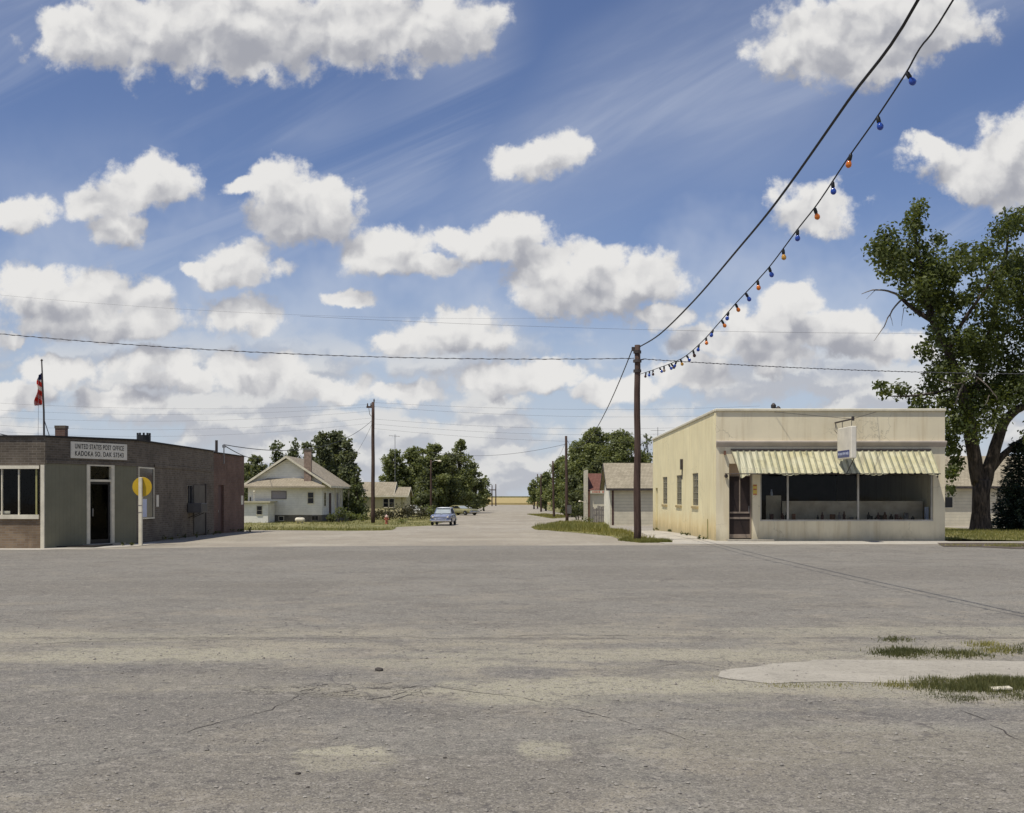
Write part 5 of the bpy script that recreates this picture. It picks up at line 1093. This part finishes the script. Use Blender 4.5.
def car(name, label, loc, rz, body, roofm, L, W, belt, hood, trunk, top, sl_, nose=.86, cat='car', old=False):
    """front faces -Y. sl_ = y of: windscreen base, roof front, roof rear, rear glass base"""
    t = thing(name, (0, 0, 0), label, cat); h = L / 2; w = W / 2; ya, yb, yc, yd = sl_
    rs = [ring(-h, w * nose, .36, .6, hood - .14, hood - .1, w * .6), ring(-h + .12, w * (nose + .06), .3, .6, hood - .06, hood - .02, w * .66), ring(-h + .6, w * .97, .27, .62, hood - .03, hood + .02, w * .66), ring(ya - .15, w, .25, .64, hood + .02, hood + .06, w * .7),
          ring(ya + .25, w, .25, .64, belt - .03, belt, w * .84), ring(yd - .2, w, .25, .64, belt - .03, belt, w * .84), ring(yd + .25, w * .99, .27, .64, trunk, trunk + .04, w * .72), ring(h - .4, w * .96, .32, .64, trunk - .03, trunk, w * .68), ring(h - .06, w * .9, .36, .62, trunk - .12, trunk - .08, w * .62), ring(h, w * .85, .4, .6, trunk - .2, trunk - .16, w * .58)]
    bo = loft(rs).build('body', body, t, True, True); bv = bo.modifiers.new('smooth', 'SUBSURF'); bv.levels = 1; bv.render_levels = 2
    # greenhouse: glass volume, roof panel, pillars
    gw = w * .82; rw = w * .66; zt = top
    gl = MB(); base = [(-gw, ya, belt - .01), (gw, ya, belt - .01), (gw, yd, belt - .01), (-gw, yd, belt - .01)]; tp = [(-rw, yb, zt - .07), (rw, yb, zt - .07), (rw, yc, zt - .07), (-rw, yc, zt - .07)]
    gl.add(base + tp, [(3, 2, 1, 0), (4, 5, 6, 7), (1, 2, 6, 5), (3, 0, 4, 7), (2, 3, 7, 6), (0, 1, 5, 4)]); gl.build('window_glass', M['darkpane'], t)
    wsn = MB(); e = .02
    q = [Vector(base[0]), Vector(base[1]), Vector(tp[1]), Vector(tp[0])]; cen = sum(q, Vector()) / 4; q = [cen + (p - cen) * .93 + Vector((0, -e, .008)) for p in q]; wsn.quad(*q); wsn.build('windscreen', plain(name + '_windscreen', (.36, .4, .4), .1, .1, spec=.8), t)
    rr = [[(x, y, z) for x, z in [(rw * 1.08 * k, zt - .09), (rw * 1.02 * k, zt - .03), (rw * .6 * k, zt + .01), (-rw * .6 * k, zt + .01), (-rw * 1.02 * k, zt - .03), (-rw * 1.08 * k, zt - .09)]] for y, k in ((yb - .04, .97), (yb + .2, 1), ((yb + yc) / 2, 1.01), (yc - .1, 1), (yc + .1, .95))]
    ro = loft(rr).build('roof', roofm, t, True, True)
    pl = MB()
    for sx in (-1, 1):
        for (y0, y1, r) in ((ya, yb, .035), ((ya + yd) / 2 + .1, (yb + yc) / 2 + .1, .03), (yd, yc, .07)): pl.tube([(sx * gw, y0, belt - .03), (sx * rw, y1, zt - .06)], r, 5)
    pl.build('pillar', body, t)
    for sx in (-1, 1):
        for yw in (-h + (.95 if not old else .85), h - 1.05):
            cx = sx * (w - .08); wb = MB(); wb.lathe([(.2, -.1), (.3, -.1), (.335, -.06), (.335, .06), (.3, .1), (.2, .1)], (cx, yw, .335), 'x', 20); wh_ = wb.build('wheel', M['rubber'], t)
            rm = MB(); rm.lathe([(.2, -.085), (.12, -.1), (.03, -.11), (.03, .11), (.12, .1), (.2, .085)], (cx, yw, .335), 'x', 16); rm.build('hubcap', M['chrome'], wh_)
    for yy_, z in ((-h - .1, .46), (h + .08, .5)):
        b = MB(); b.tube([(-w * .95, yy_ + (.22 if yy_ < 0 else -.22), z), (-w * .82, yy_ + (.03 if yy_ < 0 else -.03), z), (0, yy_, z), (w * .82, yy_ + (.03 if yy_ < 0 else -.03), z), (w * .95, yy_ + (.22 if yy_ < 0 else -.22), z)], .11 if old else .085, 8)
        for sx in (-.45, .45): b.tube([(sx, yy_ - .03 * (1 if yy_ < 0 else -1), z - .1), (sx, yy_ - .04 * (1 if yy_ < 0 else -1), z + .16)], .045, 6)
        b.build('front_bumper' if yy_ < 0 else 'rear_bumper', M['chrome'], t)
    gr = MB()
    if old: gr.tube([(-w * .62, -h - .03, hood - .36), (0, -h - .07, hood - .33), (w * .62, -h - .03, hood - .36)], .07, 8)
    for k in range(4): gr.box(-w * .55, w * .55, -h - .035, -h + .02, hood - .24 - k * .075, hood - .205 - k * .075)
    for k in range(5): xx = -w * .5 + k * w * .25; gr.box(xx - .012, xx + .012, -h - .032, -h + .02, hood - .48, hood - .2)
    gr.build('grille', M['chrome'], t)
    for sx in (-1, 1):
        hx_ = sx * w * .72; hl = MB(); hl.lathe([(.085, -.09), (.1, -.07), (.1, .06)], (hx_, -h + .0, hood - .19), 'y', 14); ho = hl.build('headlight', M['chrome'], t); hq = MB(); hq.lathe([(.02, -.105), (.075, -.094), (.08, -.088)], (hx_, -h, hood - .19), 'y', 12); hq.build('lens', M['signwhite'], ho)
        b = MB(); b.box(sx * w * .72 - .07, sx * w * .72 + .07, h - .05, h + .015, trunk - .34, trunk - .2); b.build('tail_light', M['redpaint'], t)
    if old:
        for sx in (-1, 1):
            ff = [[(sx * (w * .80 + math.cos(a) * r), y, z + math.sin(a) * r * 1.15) for a in [k * math.pi / 5 for k in range(10)]] for y, r, z in ((-h - .02, .10, hood - .19), (-h + .1, .17, hood - .2), (-h + .6, .2, hood - .2), (-h + 1.3, .17, hood - .16), (-h + 2.0, .06, hood - .1))]
            loft(ff).build('front_fender', body, t, True, True)
        for sx in (-1, 1):
            ff = [[(sx * (w * .84 + math.cos(a) * r), y, z + math.sin(a) * r * 1.4) for a in [k * math.pi / 5 for k in range(10)]] for y, r, z in ((h - 1.9, .05, .7), (h - 1.3, .17, .66), (h - .8, .18, .64), (h - .2, .1, .66), (h, .04, .66))]
            loft(ff).build('rear_fender', body, t, True, True)
        b = MB(); b.tube([(0, -h + .05, hood + .02), (0, -h + .4, hood + .07), (0, ya - .2, hood + .1)], [.02, .035, .015], 6); b.build('hood_ornament', M['chrome'], t)
        b = MB(); b.box(-.012, .012, yb - .1, ya - .12, belt - .0, belt + .005); vsr = MB(); vsr.box(-rw * .98, rw * .98, yb - .17, yb + .03, zt - .065, zt - .03); vsr.build('sun_visor', roofm, t)
    side = MB()
    for sx in (-1, 1):
        side.box(min(sx * (w + .002), sx * (w + .014)), max(sx * (w + .002), sx * (w + .014)), -h + .5, h - .5, .585, .615)
        hd = MB(); hd.box(min(sx * w * .985, sx * (w + .03)), max(sx * w * .985, sx * (w + .03)), .25, .42, .8, .83); hd.build('door_handle', M['chrome'], t)
    side.build('side_trim', M['chrome'], t)
    t.location = loc; t.rotation_euler = (0, 0, rz); return t
cY = 100.6; cx_ = X(442.3, cY)
car('blue_sedan', 'rounded blue 1950s sedan with white roof parked facing the main street', (cx_, cY + 2.3, -1), math.radians(-4), paint('lavender_blue_car_paint', (.19, .225, .35)), paint('white_car_roof', (.74, .77, .8)), 4.8, 1.8, 1.04, .96, .92, 1.58, (-.75, -.25, 1.1, 1.65), .84, old=True)
car('yellow_coupe', 'pale yellow low coupe parked side on beyond the blue sedan', (X(461.5, 156), 156, -1), math.radians(48), paint('dull_yellow_car_paint', (.3, .285, .14)), paint('yellow_car_roof', (.33, .31, .16)), 5.1, 1.92, .92, .86, .82, 1.34, (-.6, .1, .95, 1.95), .9)
car('white_car', 'white car half hidden by scrub right of the yellow house', (X(415, 150), 150, -1), math.radians(75), paint('white_car_paint', (.7, .7, .68)), paint('white_car_top', (.7, .7, .68)), 4.8, 1.85, .95, .9, .88, 1.4, (-.6, 0, 1.1, 1.7), .9)
car('pale_pickup', 'small pale car under the dark trees beyond the yellow coupe', (X(463, 178), 178, -1), math.radians(20), paint('grey_white_car_paint', (.55, .55, .54)), paint('grey_white_car_top', (.6, .6, .6)), 4.5, 1.75, .98, .9, .9, 1.45, (-.6, 0, 1.1, 1.7), .88).name = 'pale_car'

# ======================= trees ============================================
GL, GM, GR = 'trees behind the white house', 'trees along the left of the street', 'trees along the right of the street'
tree('broadleaf_tree', 256, 455, 138, 20, 'low dark bushy tree just above the post office end', GL, 'leaf_dark', .1, 22)
tree('slender_tree', 277, 440, 142, 21, 'thin airy tree left of the white house ridge', GL, 'leaf_far', .15, 26, dens=110, shape='tall')
tree('slender_tree', 295, 437, 146, 19, 'thin open tree above the white house ridge left of the chimney', GL, 'leaf_far', .15, 24, dens=120, shape='tall')
tree('poplar', 322, 431, 136, 22, 'tall dark upright tree just right of the house chimney', GL, 'leaf_grey', .06, 34, shape='tall')
tree('poplar', 336, 430, 139, 23, 'tallest upright tree behind the white house right eave', GL, 'leaf_grey', .06, 36, shape='tall')
tree('poplar', 348, 437, 133, 20, 'upright dark tree between white house and hydrant pole', GL, 'leaf_grey', .05, 30, shape='tall')
tree('poplar', 308, 442, 144, 20, 'dark upright tree directly behind the house chimney', GL, 'leaf_dark', .08, 26, shape='tall')
tree('young_tree', 357, 467, 128, 15, 'small wispy tree left of the hydrant pole', GL, 'leaf_far', .05, 20, dens=120, shape='tall')
tree('broadleaf_tree', 240, 462, 150, 22, 'broad tree mostly hidden behind the post office end', GL, 'leaf_mid', .1, 18)
tree('street_tree', 393, 449, 158, 18, 'round tree behind the yellow house antenna', GM, 'leaf_mid', .12, 28)
tree('street_tree', 414, 446, 160, 20, 'broad green tree above the street lamp left side', GM, 'leaf_mid', .1, 32)
tree('street_tree', 434, 443, 163, 22, 'wide green tree right behind the street lamp', GM, 'leaf_mid', .1, 36)
tree('street_tree', 460, 439, 172, 17, 'tallest tree of the left row with a bushy top', GM, 'leaf_mid', .1, 30)
tree('street_tree', 449, 452, 165, 20, 'dark tree above the yellow coupe', GM, 'leaf_dark', .08, 30)
tree('street_tree', 472, 462, 180, 15, 'rounded tree near the right end of the left row', GM, 'leaf_dark', .1, 24)
tree('street_tree', 484, 475, 198, 9, 'last small tree of the left row beside the far poles', GM, 'leaf_mid', .15, 18)
tree('street_tree', 425, 468, 152, 16, 'shaded lower tree behind the street lamp foot', GM, 'leaf_dark', .05, 22)
tree('street_tree', 534, 479, 228, 9, 'farthest small round tree of the right row', GR, 'leaf_mid', .14, 18)
tree('street_tree', 546, 471, 200, 13, 'second farthest tree of the right row behind the thin pole', GR, 'leaf_mid', .14, 24)
tree('street_tree', 562, 455, 178, 20, 'middle tree of the right row left of the meter pole', GR, 'leaf_mid', .1, 30)
tree('street_tree', 577, 441, 160, 23, 'tree of the right row directly behind the meter pole', GR, 'leaf_mid', .1, 34)
tree('street_tree', 595, 427, 152, 28, 'tallest tree of the right row above the red roof', GR, 'leaf_mid', .1, 46)
tree('street_tree', 622, 429, 148, 27, 'big round tree above the garage roof', GR, 'leaf_mid', .12, 42)
tree('street_tree', 600, 455, 138, 24, 'dense dark tree right behind the red roofed shop', GR, 'leaf_dark', .06, 36)
tree('street_tree', 572, 475, 142, 14, 'low dark tree behind the meter box', GR, 'leaf_dark', .04, 26)
tree('street_tree', 646, 433, 155, 15, 'thin open tree between garage roof and store', GR, 'leaf_far', .15, 18, dens=90)
tree('street_tree', 640, 456, 150, 20, 'low tree behind the garage roof beside the store', GR, 'leaf_mid', .1, 24)
tree('street_tree', 1120, 455, 125, 30, 'tree standing beyond the right edge behind the sided building', 'trees beyond the right edge', 'leaf_mid', .1, 26)
tree('street_tree', 1210, 462, 130, 30, 'second tree beyond the right edge of the photo', 'trees beyond the right edge', 'leaf_mid', .1, 24)
def shrub(px, ybase, Y, wpx, hm, label, mat='leaf_dark', cat='bush', n=9, leaf=.11, dens=150, name='shrub', grp='scrub and bushes round the houses'):
    x = X(px, Y); g = gz(Y); t = thing(name, (x, Y, g), label, cat, grp); rw = wpx * Y / F; cl = [(x + R.uniform(-.75, .75) * rw, Y + R.uniform(-.5, .5) * min(rw, 1.5), g + hm * R.uniform(.3, .72), min(hm * .45, rw) * R.uniform(.7, 1.0)) for _ in range(n)]
    b = MB()
    for c in cl[:5]: limb(b, (c[0] * .5 + x * .5, Y, g - .1), c[:3], .04, .01, .05, 4, 2)
    b.build('stem', M['bark'], t); soup('foliage', leafcloud(cl, dens, leaf, .9), 4, M[mat], t); return t
shrub(340, 0, 112.5, 6, 1.7, 'dark round shrub at the white house corner by the porch'); shrub(331, 0, 113, 4, 1.0, 'low dark bush left of the round porch shrub')
shrub(352, 0, 118, 6, 1.1, 'olive bush between white house and hydrant pole', 'leaf_mid'); shrub(362, 0, 116, 6, .9, 'low bush left of the hydrant pole foot', 'leaf_mid'); shrub(376, 0, 126, 7, 1.35, 'scrubby bush under the yellow house left end', 'scrub')
shrub(388, 0, 124, 8, 1.2, 'brownish bush under the yellow house window', 'scrub'); shrub(402, 0, 125, 9, 1.75, 'brown scrub at the yellow house right corner', 'scrub'); shrub(416, 0, 128, 11, 1.75, 'green brown scrub hiding the white car', 'scrub'); shrub(428, 0, 134, 7, 1.6, 'leafy bush beside the street lamp foot', 'leaf_mid')
shrub(404, 0, 108, 7, .5, 'low broad leaved weeds on the left verge by the hydrant', 'leaf_mid', 'weeds', 7, .09, 260, 'weed_clump')
shrub(578, 0, 125, 8, 2.0, 'dark bush beside the meter pole', 'leaf_dark'); shrub(588, 0, 108, 4, .7, 'tall weeds before the red roofed shop', 'leaf_mid', 'weeds', 8, .09, 200, 'weed_clump')
def gshrub(x, Y, w, h, lab, n=6):
    t = thing('weed_clump', (x, Y, gz(Y)), lab, 'weeds', 'weeds along the walls'); cl = [(x + R.uniform(-w, w), Y + R.uniform(-w, w) * .5, gz(Y) + h * R.uniform(.3, .7), h * .5) for _ in range(n)]
    soup('foliage', leafcloud(cl, 700, .045, .8), 4, M['weed'], t)
for y, lab in ((41.6, 'small weed at the brick side wall nearest the corner window'), (43.8, 'weed at the foot of the wall below the air conditioner'), (47.4, 'weed at the downpipe foot of the post office'), (51.5, 'weed beyond the dark side door of the post office'), (53.3, 'weed at the far end of the post office wall')): gshrub(-12.35, y, .35, .2, lab)
for y, lab in ((42.4, 'weed at the foot of the yellow wall nearest the corner'), (46.5, 'weed under the first window of the yellow wall'), (52, 'weed under the middle of the yellow wall'), (56.6, 'weed by the rear door of the yellow wall')): gshrub(7.1, y, .25, .16, lab)
gshrub(xs_ - .3, ys - .1, .3, .1, 'little weed at the foot of the yellow disc sign')
# spruce
def spruce(px, ytop, Y, wpx, label):
    x = X(px, Y); g = gz(Y); H = Z(ytop, Y) - g; t = thing('spruce_tree', (x, Y, g), label, 'tree'); b = MB(); b.tube([(x, Y, g - .2), (x, Y, g + H * .95)], [.16, .02], 8); V = []; rw = wpx * Y / F
    nw = 24
    for i in range(nw):
        h = .04 + .92 * i / nw; L = rw * (1 - h) ** .8 + .12; k = 11 if i < 12 else 7
        for j in range(k):
            a = 2 * math.pi * (j + R.random() * .6) / k + i; l = L * R.uniform(.8, 1.12); z = g + h * H; m = max(3, int(l / .14))
            tip = Vector((x + math.cos(a) * l, Y + math.sin(a) * l, z - l * .18 + .1)); st_ = Vector((x, Y, z)); b.tube([st_, st_.lerp(tip, .6) - Vector((0, 0, .06)), tip], [.025, .015, .006], 4, False)
            for q in range(m * 10):
                f = R.random() ** .7; c = st_.lerp(tip, f) + Vector((R.gauss(0, .09), R.gauss(0, .09), R.gauss(0, .06) - .05)); d = Vector((math.cos(a) + R.gauss(0, .6), math.sin(a) + R.gauss(0, .6), R.gauss(0, .35))).normalized(); u = d.cross(Vector((R.gauss(0, 1), R.gauss(0, 1), 1))).normalized() * .03; s_l = R.uniform(.1, .2)
                V.append([c - u, c + u, c + d * s_l + u * .4, c + d * s_l - u * .4])
    b.build('trunk', M['bark'], t); soup('crown', np.array([[tuple(p) for p in f] for f in V]), 4, M['needle'], t)
spruce(1019, 436, 57, 27, 'dark spruce at the right edge beside the big tree'); spruce(1062, 425, 60, 30, 'dark spruce just beyond the right edge of the photo') if False else None

# the big cottonwood on the right
def big_tree():
    Y0 = 56.0; x0 = X(980, Y0); g = gz(Y0); t = thing('big_cottonwood', (x0, Y0, g), 'huge leafy cottonwood with forked trunk towering beside the store', 'tree')
    b = MB()
    def pp(px, py, dy=0.0): Y = Y0 + dy; return Vector((X(px, Y), Y, Z(py, Y)))
    def br(pts, r0, r1, seg=8): s = spline(pts, 4); n = len(s); b.tube([p + Vector((R.uniform(-1, 1), R.uniform(-1, 1), 0)) * .03 for p in s], [r0 + (r1 - r0) * i / (n - 1) for i in range(n)], seg)
    b.tube([Vector((x0, Y0, g - .3)), Vector((x0 + .02, Y0, g + .12)), pp(981, 512), pp(981, 495), pp(982, 480)], [.66, .52, .43, .41, .44], 14)
    br([pp(979, 484), pp(973, 450), pp(968, 415), pp(960, 385), pp(948, 352), pp(934, 322), pp(925, 290), pp(918, 250), pp(912, 215)], .36, .05)
    br([pp(985, 484), pp(993, 455), pp(1003, 425), pp(1016, 410), pp(1040, 398), pp(1062, 372)], .34, .12); br([pp(983, 482, .5), pp(1000, 458, .8), pp(1020, 442, 1.2), pp(1045, 430, 1.6)], .22, .1)
    br([pp(968, 415), pp(978, 380, 1), pp(987, 345, 1.4), pp(995, 310, 1.5), pp(1004, 270, 1), pp(1010, 225, .5)], .25, .04); br([pp(1040, 398), pp(1035, 350, -1), pp(1028, 300, -1.5), pp(1030, 240, -1.5)], .2, .04)
    br([pp(948, 352), pp(965, 318, -1.5), pp(985, 290, -2), pp(1000, 262, -2)], .12, .03); br([pp(987, 345), pp(1010, 330), pp(1030, 310)], .1, .03); br([pp(934, 322), pp(912, 308), pp(900, 296)], .14, .08); br([pp(925, 290), pp(900, 265), pp(884, 250)], .08, .02)
    br([pp(960, 385), pp(940, 392, -1), pp(910, 396, -2), pp(888, 396, -2)], .1, .02)
    tr = b.build('trunk', M['bark'], t, True)
    b = MB(); br([pp(900, 296), pp(888, 291), pp(873, 290), pp(862, 294)], .07, .012, 5); br([pp(901, 300), pp(890, 314), pp(882, 330), pp(874, 341)], .05, .008, 5); br([pp(876, 290), pp(866, 299)], .015, .006, 4); br([pp(890, 314), pp(893, 326)], .02, .006, 4); br([pp(904, 308), pp(902, 326)], .02, .006, 4)
    b.build('dead_branch', M['deadbark'], t, True); b = MB()
    br([pp(955, 405, -2.4), pp(968, 376, -2.6), pp(985, 384, -2.8), pp(998, 400, -2.8)], .05, .02, 5); br([pp(975, 375, -2.6), pp(958, 384, -2.6), pp(940, 380, -2.4)], .03, .01, 4); br([pp(990, 395, -2.8), pp(985, 405, -2.8)], .02, .01, 4)
    b.build('dead_branch', M['deadbark'], t, True)
    cl = [(880, 252, 15), (893, 268, 17), (890, 240, 13), (912, 228, 13), (920, 208, 9), (914, 218, 10), (912, 252, 18), (932, 268, 22), (922, 298, 18), (940, 300, 20), (958, 256, 13), (968, 264, 15), (950, 275, 14), (984, 256, 16), (1000, 236, 14), (1012, 222, 15), (1024, 216, 14), (1012, 260, 20), (1002, 290, 20), (1022, 305, 22), (986, 318, 18), (944, 338, 18), (926, 352, 12),
          (960, 352, 17), (956, 370, 19), (984, 362, 18), (1010, 356, 20), (1030, 335, 22), (934, 386, 12), (902, 390, 10), (886, 392, 8), (918, 402, 12), (946, 402, 18), (955, 428, 11), (972, 404, 16), (1000, 392, 16), (1028, 385, 20), (956, 452, 9), (953, 474, 9), (950, 490, 6), (905, 290, 8), (960, 420, 16), (974, 430, 13), (950, 440, 11), (1000, 418, 13), (1015, 395, 18), (955, 464, 9), (965, 395, 18), (986, 388, 18), (940, 370, 14), (976, 350, 16), (1008, 375, 16), (990, 345, 14), (965, 300, 12), (978, 290, 11), (948, 300, 16), (930, 270, 16), (1030, 440, 12), (1045, 420, 16), (897, 256, 12), (938, 238, 9), (945, 318, 14), (1040, 280, 24), (1050, 240, 20), (1060, 320, 26), (1070, 360, 24), (1080, 280, 26), (1090, 330, 22), (1060, 400, 18), (1050, 205, 14), (905, 275, 14), (925, 284, 13), (1000, 330, 16), (968, 338, 12), (880, 386, 7), (966, 300, 8), (992, 274, 10)]
    cc = []
    for (px, py, r) in cl:
        for k in range(3):
            dy = R.uniform(-1, 1) * 3.2 * (1 - abs(px - 985) / 260); q = pp(px + R.uniform(-.35, .35) * r, py + R.uniform(-.35, .35) * r, dy); cc.append((q.x, q.y, q.z, r * Y0 / F * R.uniform(.8, 1.15)))
    soup('crown', leafcloud(cc, 310, .1, .92), 4, M['leaf'], t)
big_tree()

# ======================= grass, stones ====================================
blades('left_verge_grass', lawn_l, 22000, .16, M['grass'], .8, .022, .16, nscale=.35)
blades('corner_grass', isl, 11000, .14, M['grass_yel'], .9, .02, .2, nscale=.5)
blades('corner_tall_grass', [G(534, 526.5), G(556, 530.5), G(590, 533), G(612, 535), G(606, 527), G(575, 522.5)], 4500, .3, M['grass'], 1.0, .02, .3, nscale=.4)
blades('pole_foot_grass', [G(617, 540.6), G(632, 538.6), G(660, 541), G(673, 542.6), G(640, 543)], 3500, .13, M['grass'], .6, .012, .1, nscale=.9)
blades('far_verge_grass', isl2, 4000, .16, M['grass_yel'], .6, .03, .05, nscale=.4)
blades('right_yard_grass', [(15.5, 41.4), (34, 40.6), (34, 64), (15.5, 64)], 32000, .12, M['grass'], .6, .012, .05, nscale=.6)
blades('kerb_weeds', [G(935, 545.5), G(1060, 544), G(1060, 548), G(960, 547)], 1500, .06, M['grass_yel'], .9, .01, .3, nscale=1.5)
def patch(name, pts, n, h, mat, thr=.2, ns=3.0, w=.004): return blades(name, [G(*p) for p in pts], int(n * .6), h * .85, M[mat], 1.0, w, thr + .12, nscale=ns, spread=.09)
patch('slab_edge_weeds', [(912, 690), (930, 683), (960, 681), (1000, 681.5), (1060, 682), (1060, 690), (1000, 692), (950, 693)], 12000, .06, 'weed', -.1)
patch('slab_edge_weeds', [(880, 687), (930, 684), (930, 690), (890, 689)], 900, .03, 'grass_yel', .2)
patch('slab_edge_weeds', [(925, 699), (955, 696.5), (975, 700), (950, 704)], 900, .03, 'weed', .1); patch('slab_edge_weeds', [(995, 700), (1020, 695), (1060, 694), (1060, 703), (1010, 703)], 1500, .035, 'weed', .1)
patch('verge_weeds', [(876, 654), (895, 650.5), (930, 654), (955, 652.5), (982, 657), (940, 659), (895, 658)], 3400, .045, 'weed', .15, 2.0, .006); patch('verge_weeds', [(888, 641), (906, 637), (910, 641), (895, 643)], 500, .04, 'weed', .1, 2.0, .006)
patch('verge_weeds', [(932, 638), (950, 639), (945, 642), (934, 640)], 400, .04, 'weed', .1, 2, .006); patch('verge_weeds', [(973, 646), (990, 643.5), (1012, 650), (1000, 655), (975, 650)], 1200, .04, 'grass_yel', .1, 2, .006); patch('verge_weeds', [(1012, 648), (1060, 645), (1060, 658), (1018, 655)], 1500, .045, 'weed', .1, 2, .006)
patch('slab_joint_weeds', [(700, 681), (760, 686.5), (900, 685), (900, 687), (760, 688.5), (700, 684)], 700, .022, 'grass_yel', .35, 4)
def stones():
    V = []; base = np.array([(1, 0, 0), (0, 1, 0), (-1, 0, 0), (0, -1, 0), (0, 0, 1), (0, 0, -1)], float); tri = [(0, 1, 4), (1, 2, 4), (2, 3, 4), (3, 0, 4), (1, 0, 5), (2, 1, 5), (3, 2, 5), (0, 3, 5)]
    n = 0
    while n < 5200:
        y = 5.2 + 11 * R.random() ** 1.5; x = R.uniform(-1, 1) * y * .47; d = mnoise.noise(Vector((x * .9, y * .9, 5))) + .5 * mnoise.noise(Vector((x * 3, y * 3, 9)))
        if d + R.random() * .9 < .35: continue
        s = .0035 + .012 * R.random() ** 5; v = base * (s * NR.uniform(.7, 1.4, (6, 1))) * np.array([1, 1, .7]); a = R.random() * 6.28; c, q = math.cos(a), math.sin(a); v = v @ np.array([[c, -q, 0], [q, c, 0], [0, 0, 1]]) + np.array([x, y, .004 + s * .35]); V += [[v[i] for i in f] for f in tri]; n += 1
    kind(soup('loose_gravel', np.array(V), 3, M['stone']), 'stuff')
stones()
def rock(px, py, s, lab, mat='stone', name='stone', flat=.6):
    Y = Yg(py); x = X(px, Y); bm = bmesh.new(); bmesh.ops.create_icosphere(bm, subdivisions=2, radius=s)
    for v in bm.verts: v.co *= 1 + .35 * mnoise.noise(v.co * (2.2 / s) + Vector((px, py, 0))); v.co.z *= flat
    me = bpy.data.meshes.new(name); bm.to_mesh(me); bm.free(); me.materials.append(M[mat]); o = bpy.data.objects.new(name, me); COL.objects.link(o); o.location = (x, Y, s * flat * .6); tag(o, lab, 'stone', 'stones lying on the old parking strip'); return o
rock(379, 671.5, .038, 'black lump on the dusty strip above the cracked patch', 'tar'); rock(427, 660, .014, 'small dark stone right of the black lump', 'tar'); rock(298, 778, .018, 'dark pebble below the pale oval sand patch', 'tar'); rock(445, 761.5, .014, 'tiny dark stone right of the sand patch', 'tar'); rock(264, 660, .014, 'dark stone at the left of the dusty strip', 'tar'); rock(308, 792, .012, 'dark chip near the bottom below the sand patch', 'tar')
Yl = Yg(692); o = MB().obox((X(1001, Yl), Yl, .03), (.085, .01, .002), (-.003, .03, .004), (0, 0, .006)).build('litter', M['white']); tag(o, 'white scrap lying in the weeds by the concrete slab', 'litter')
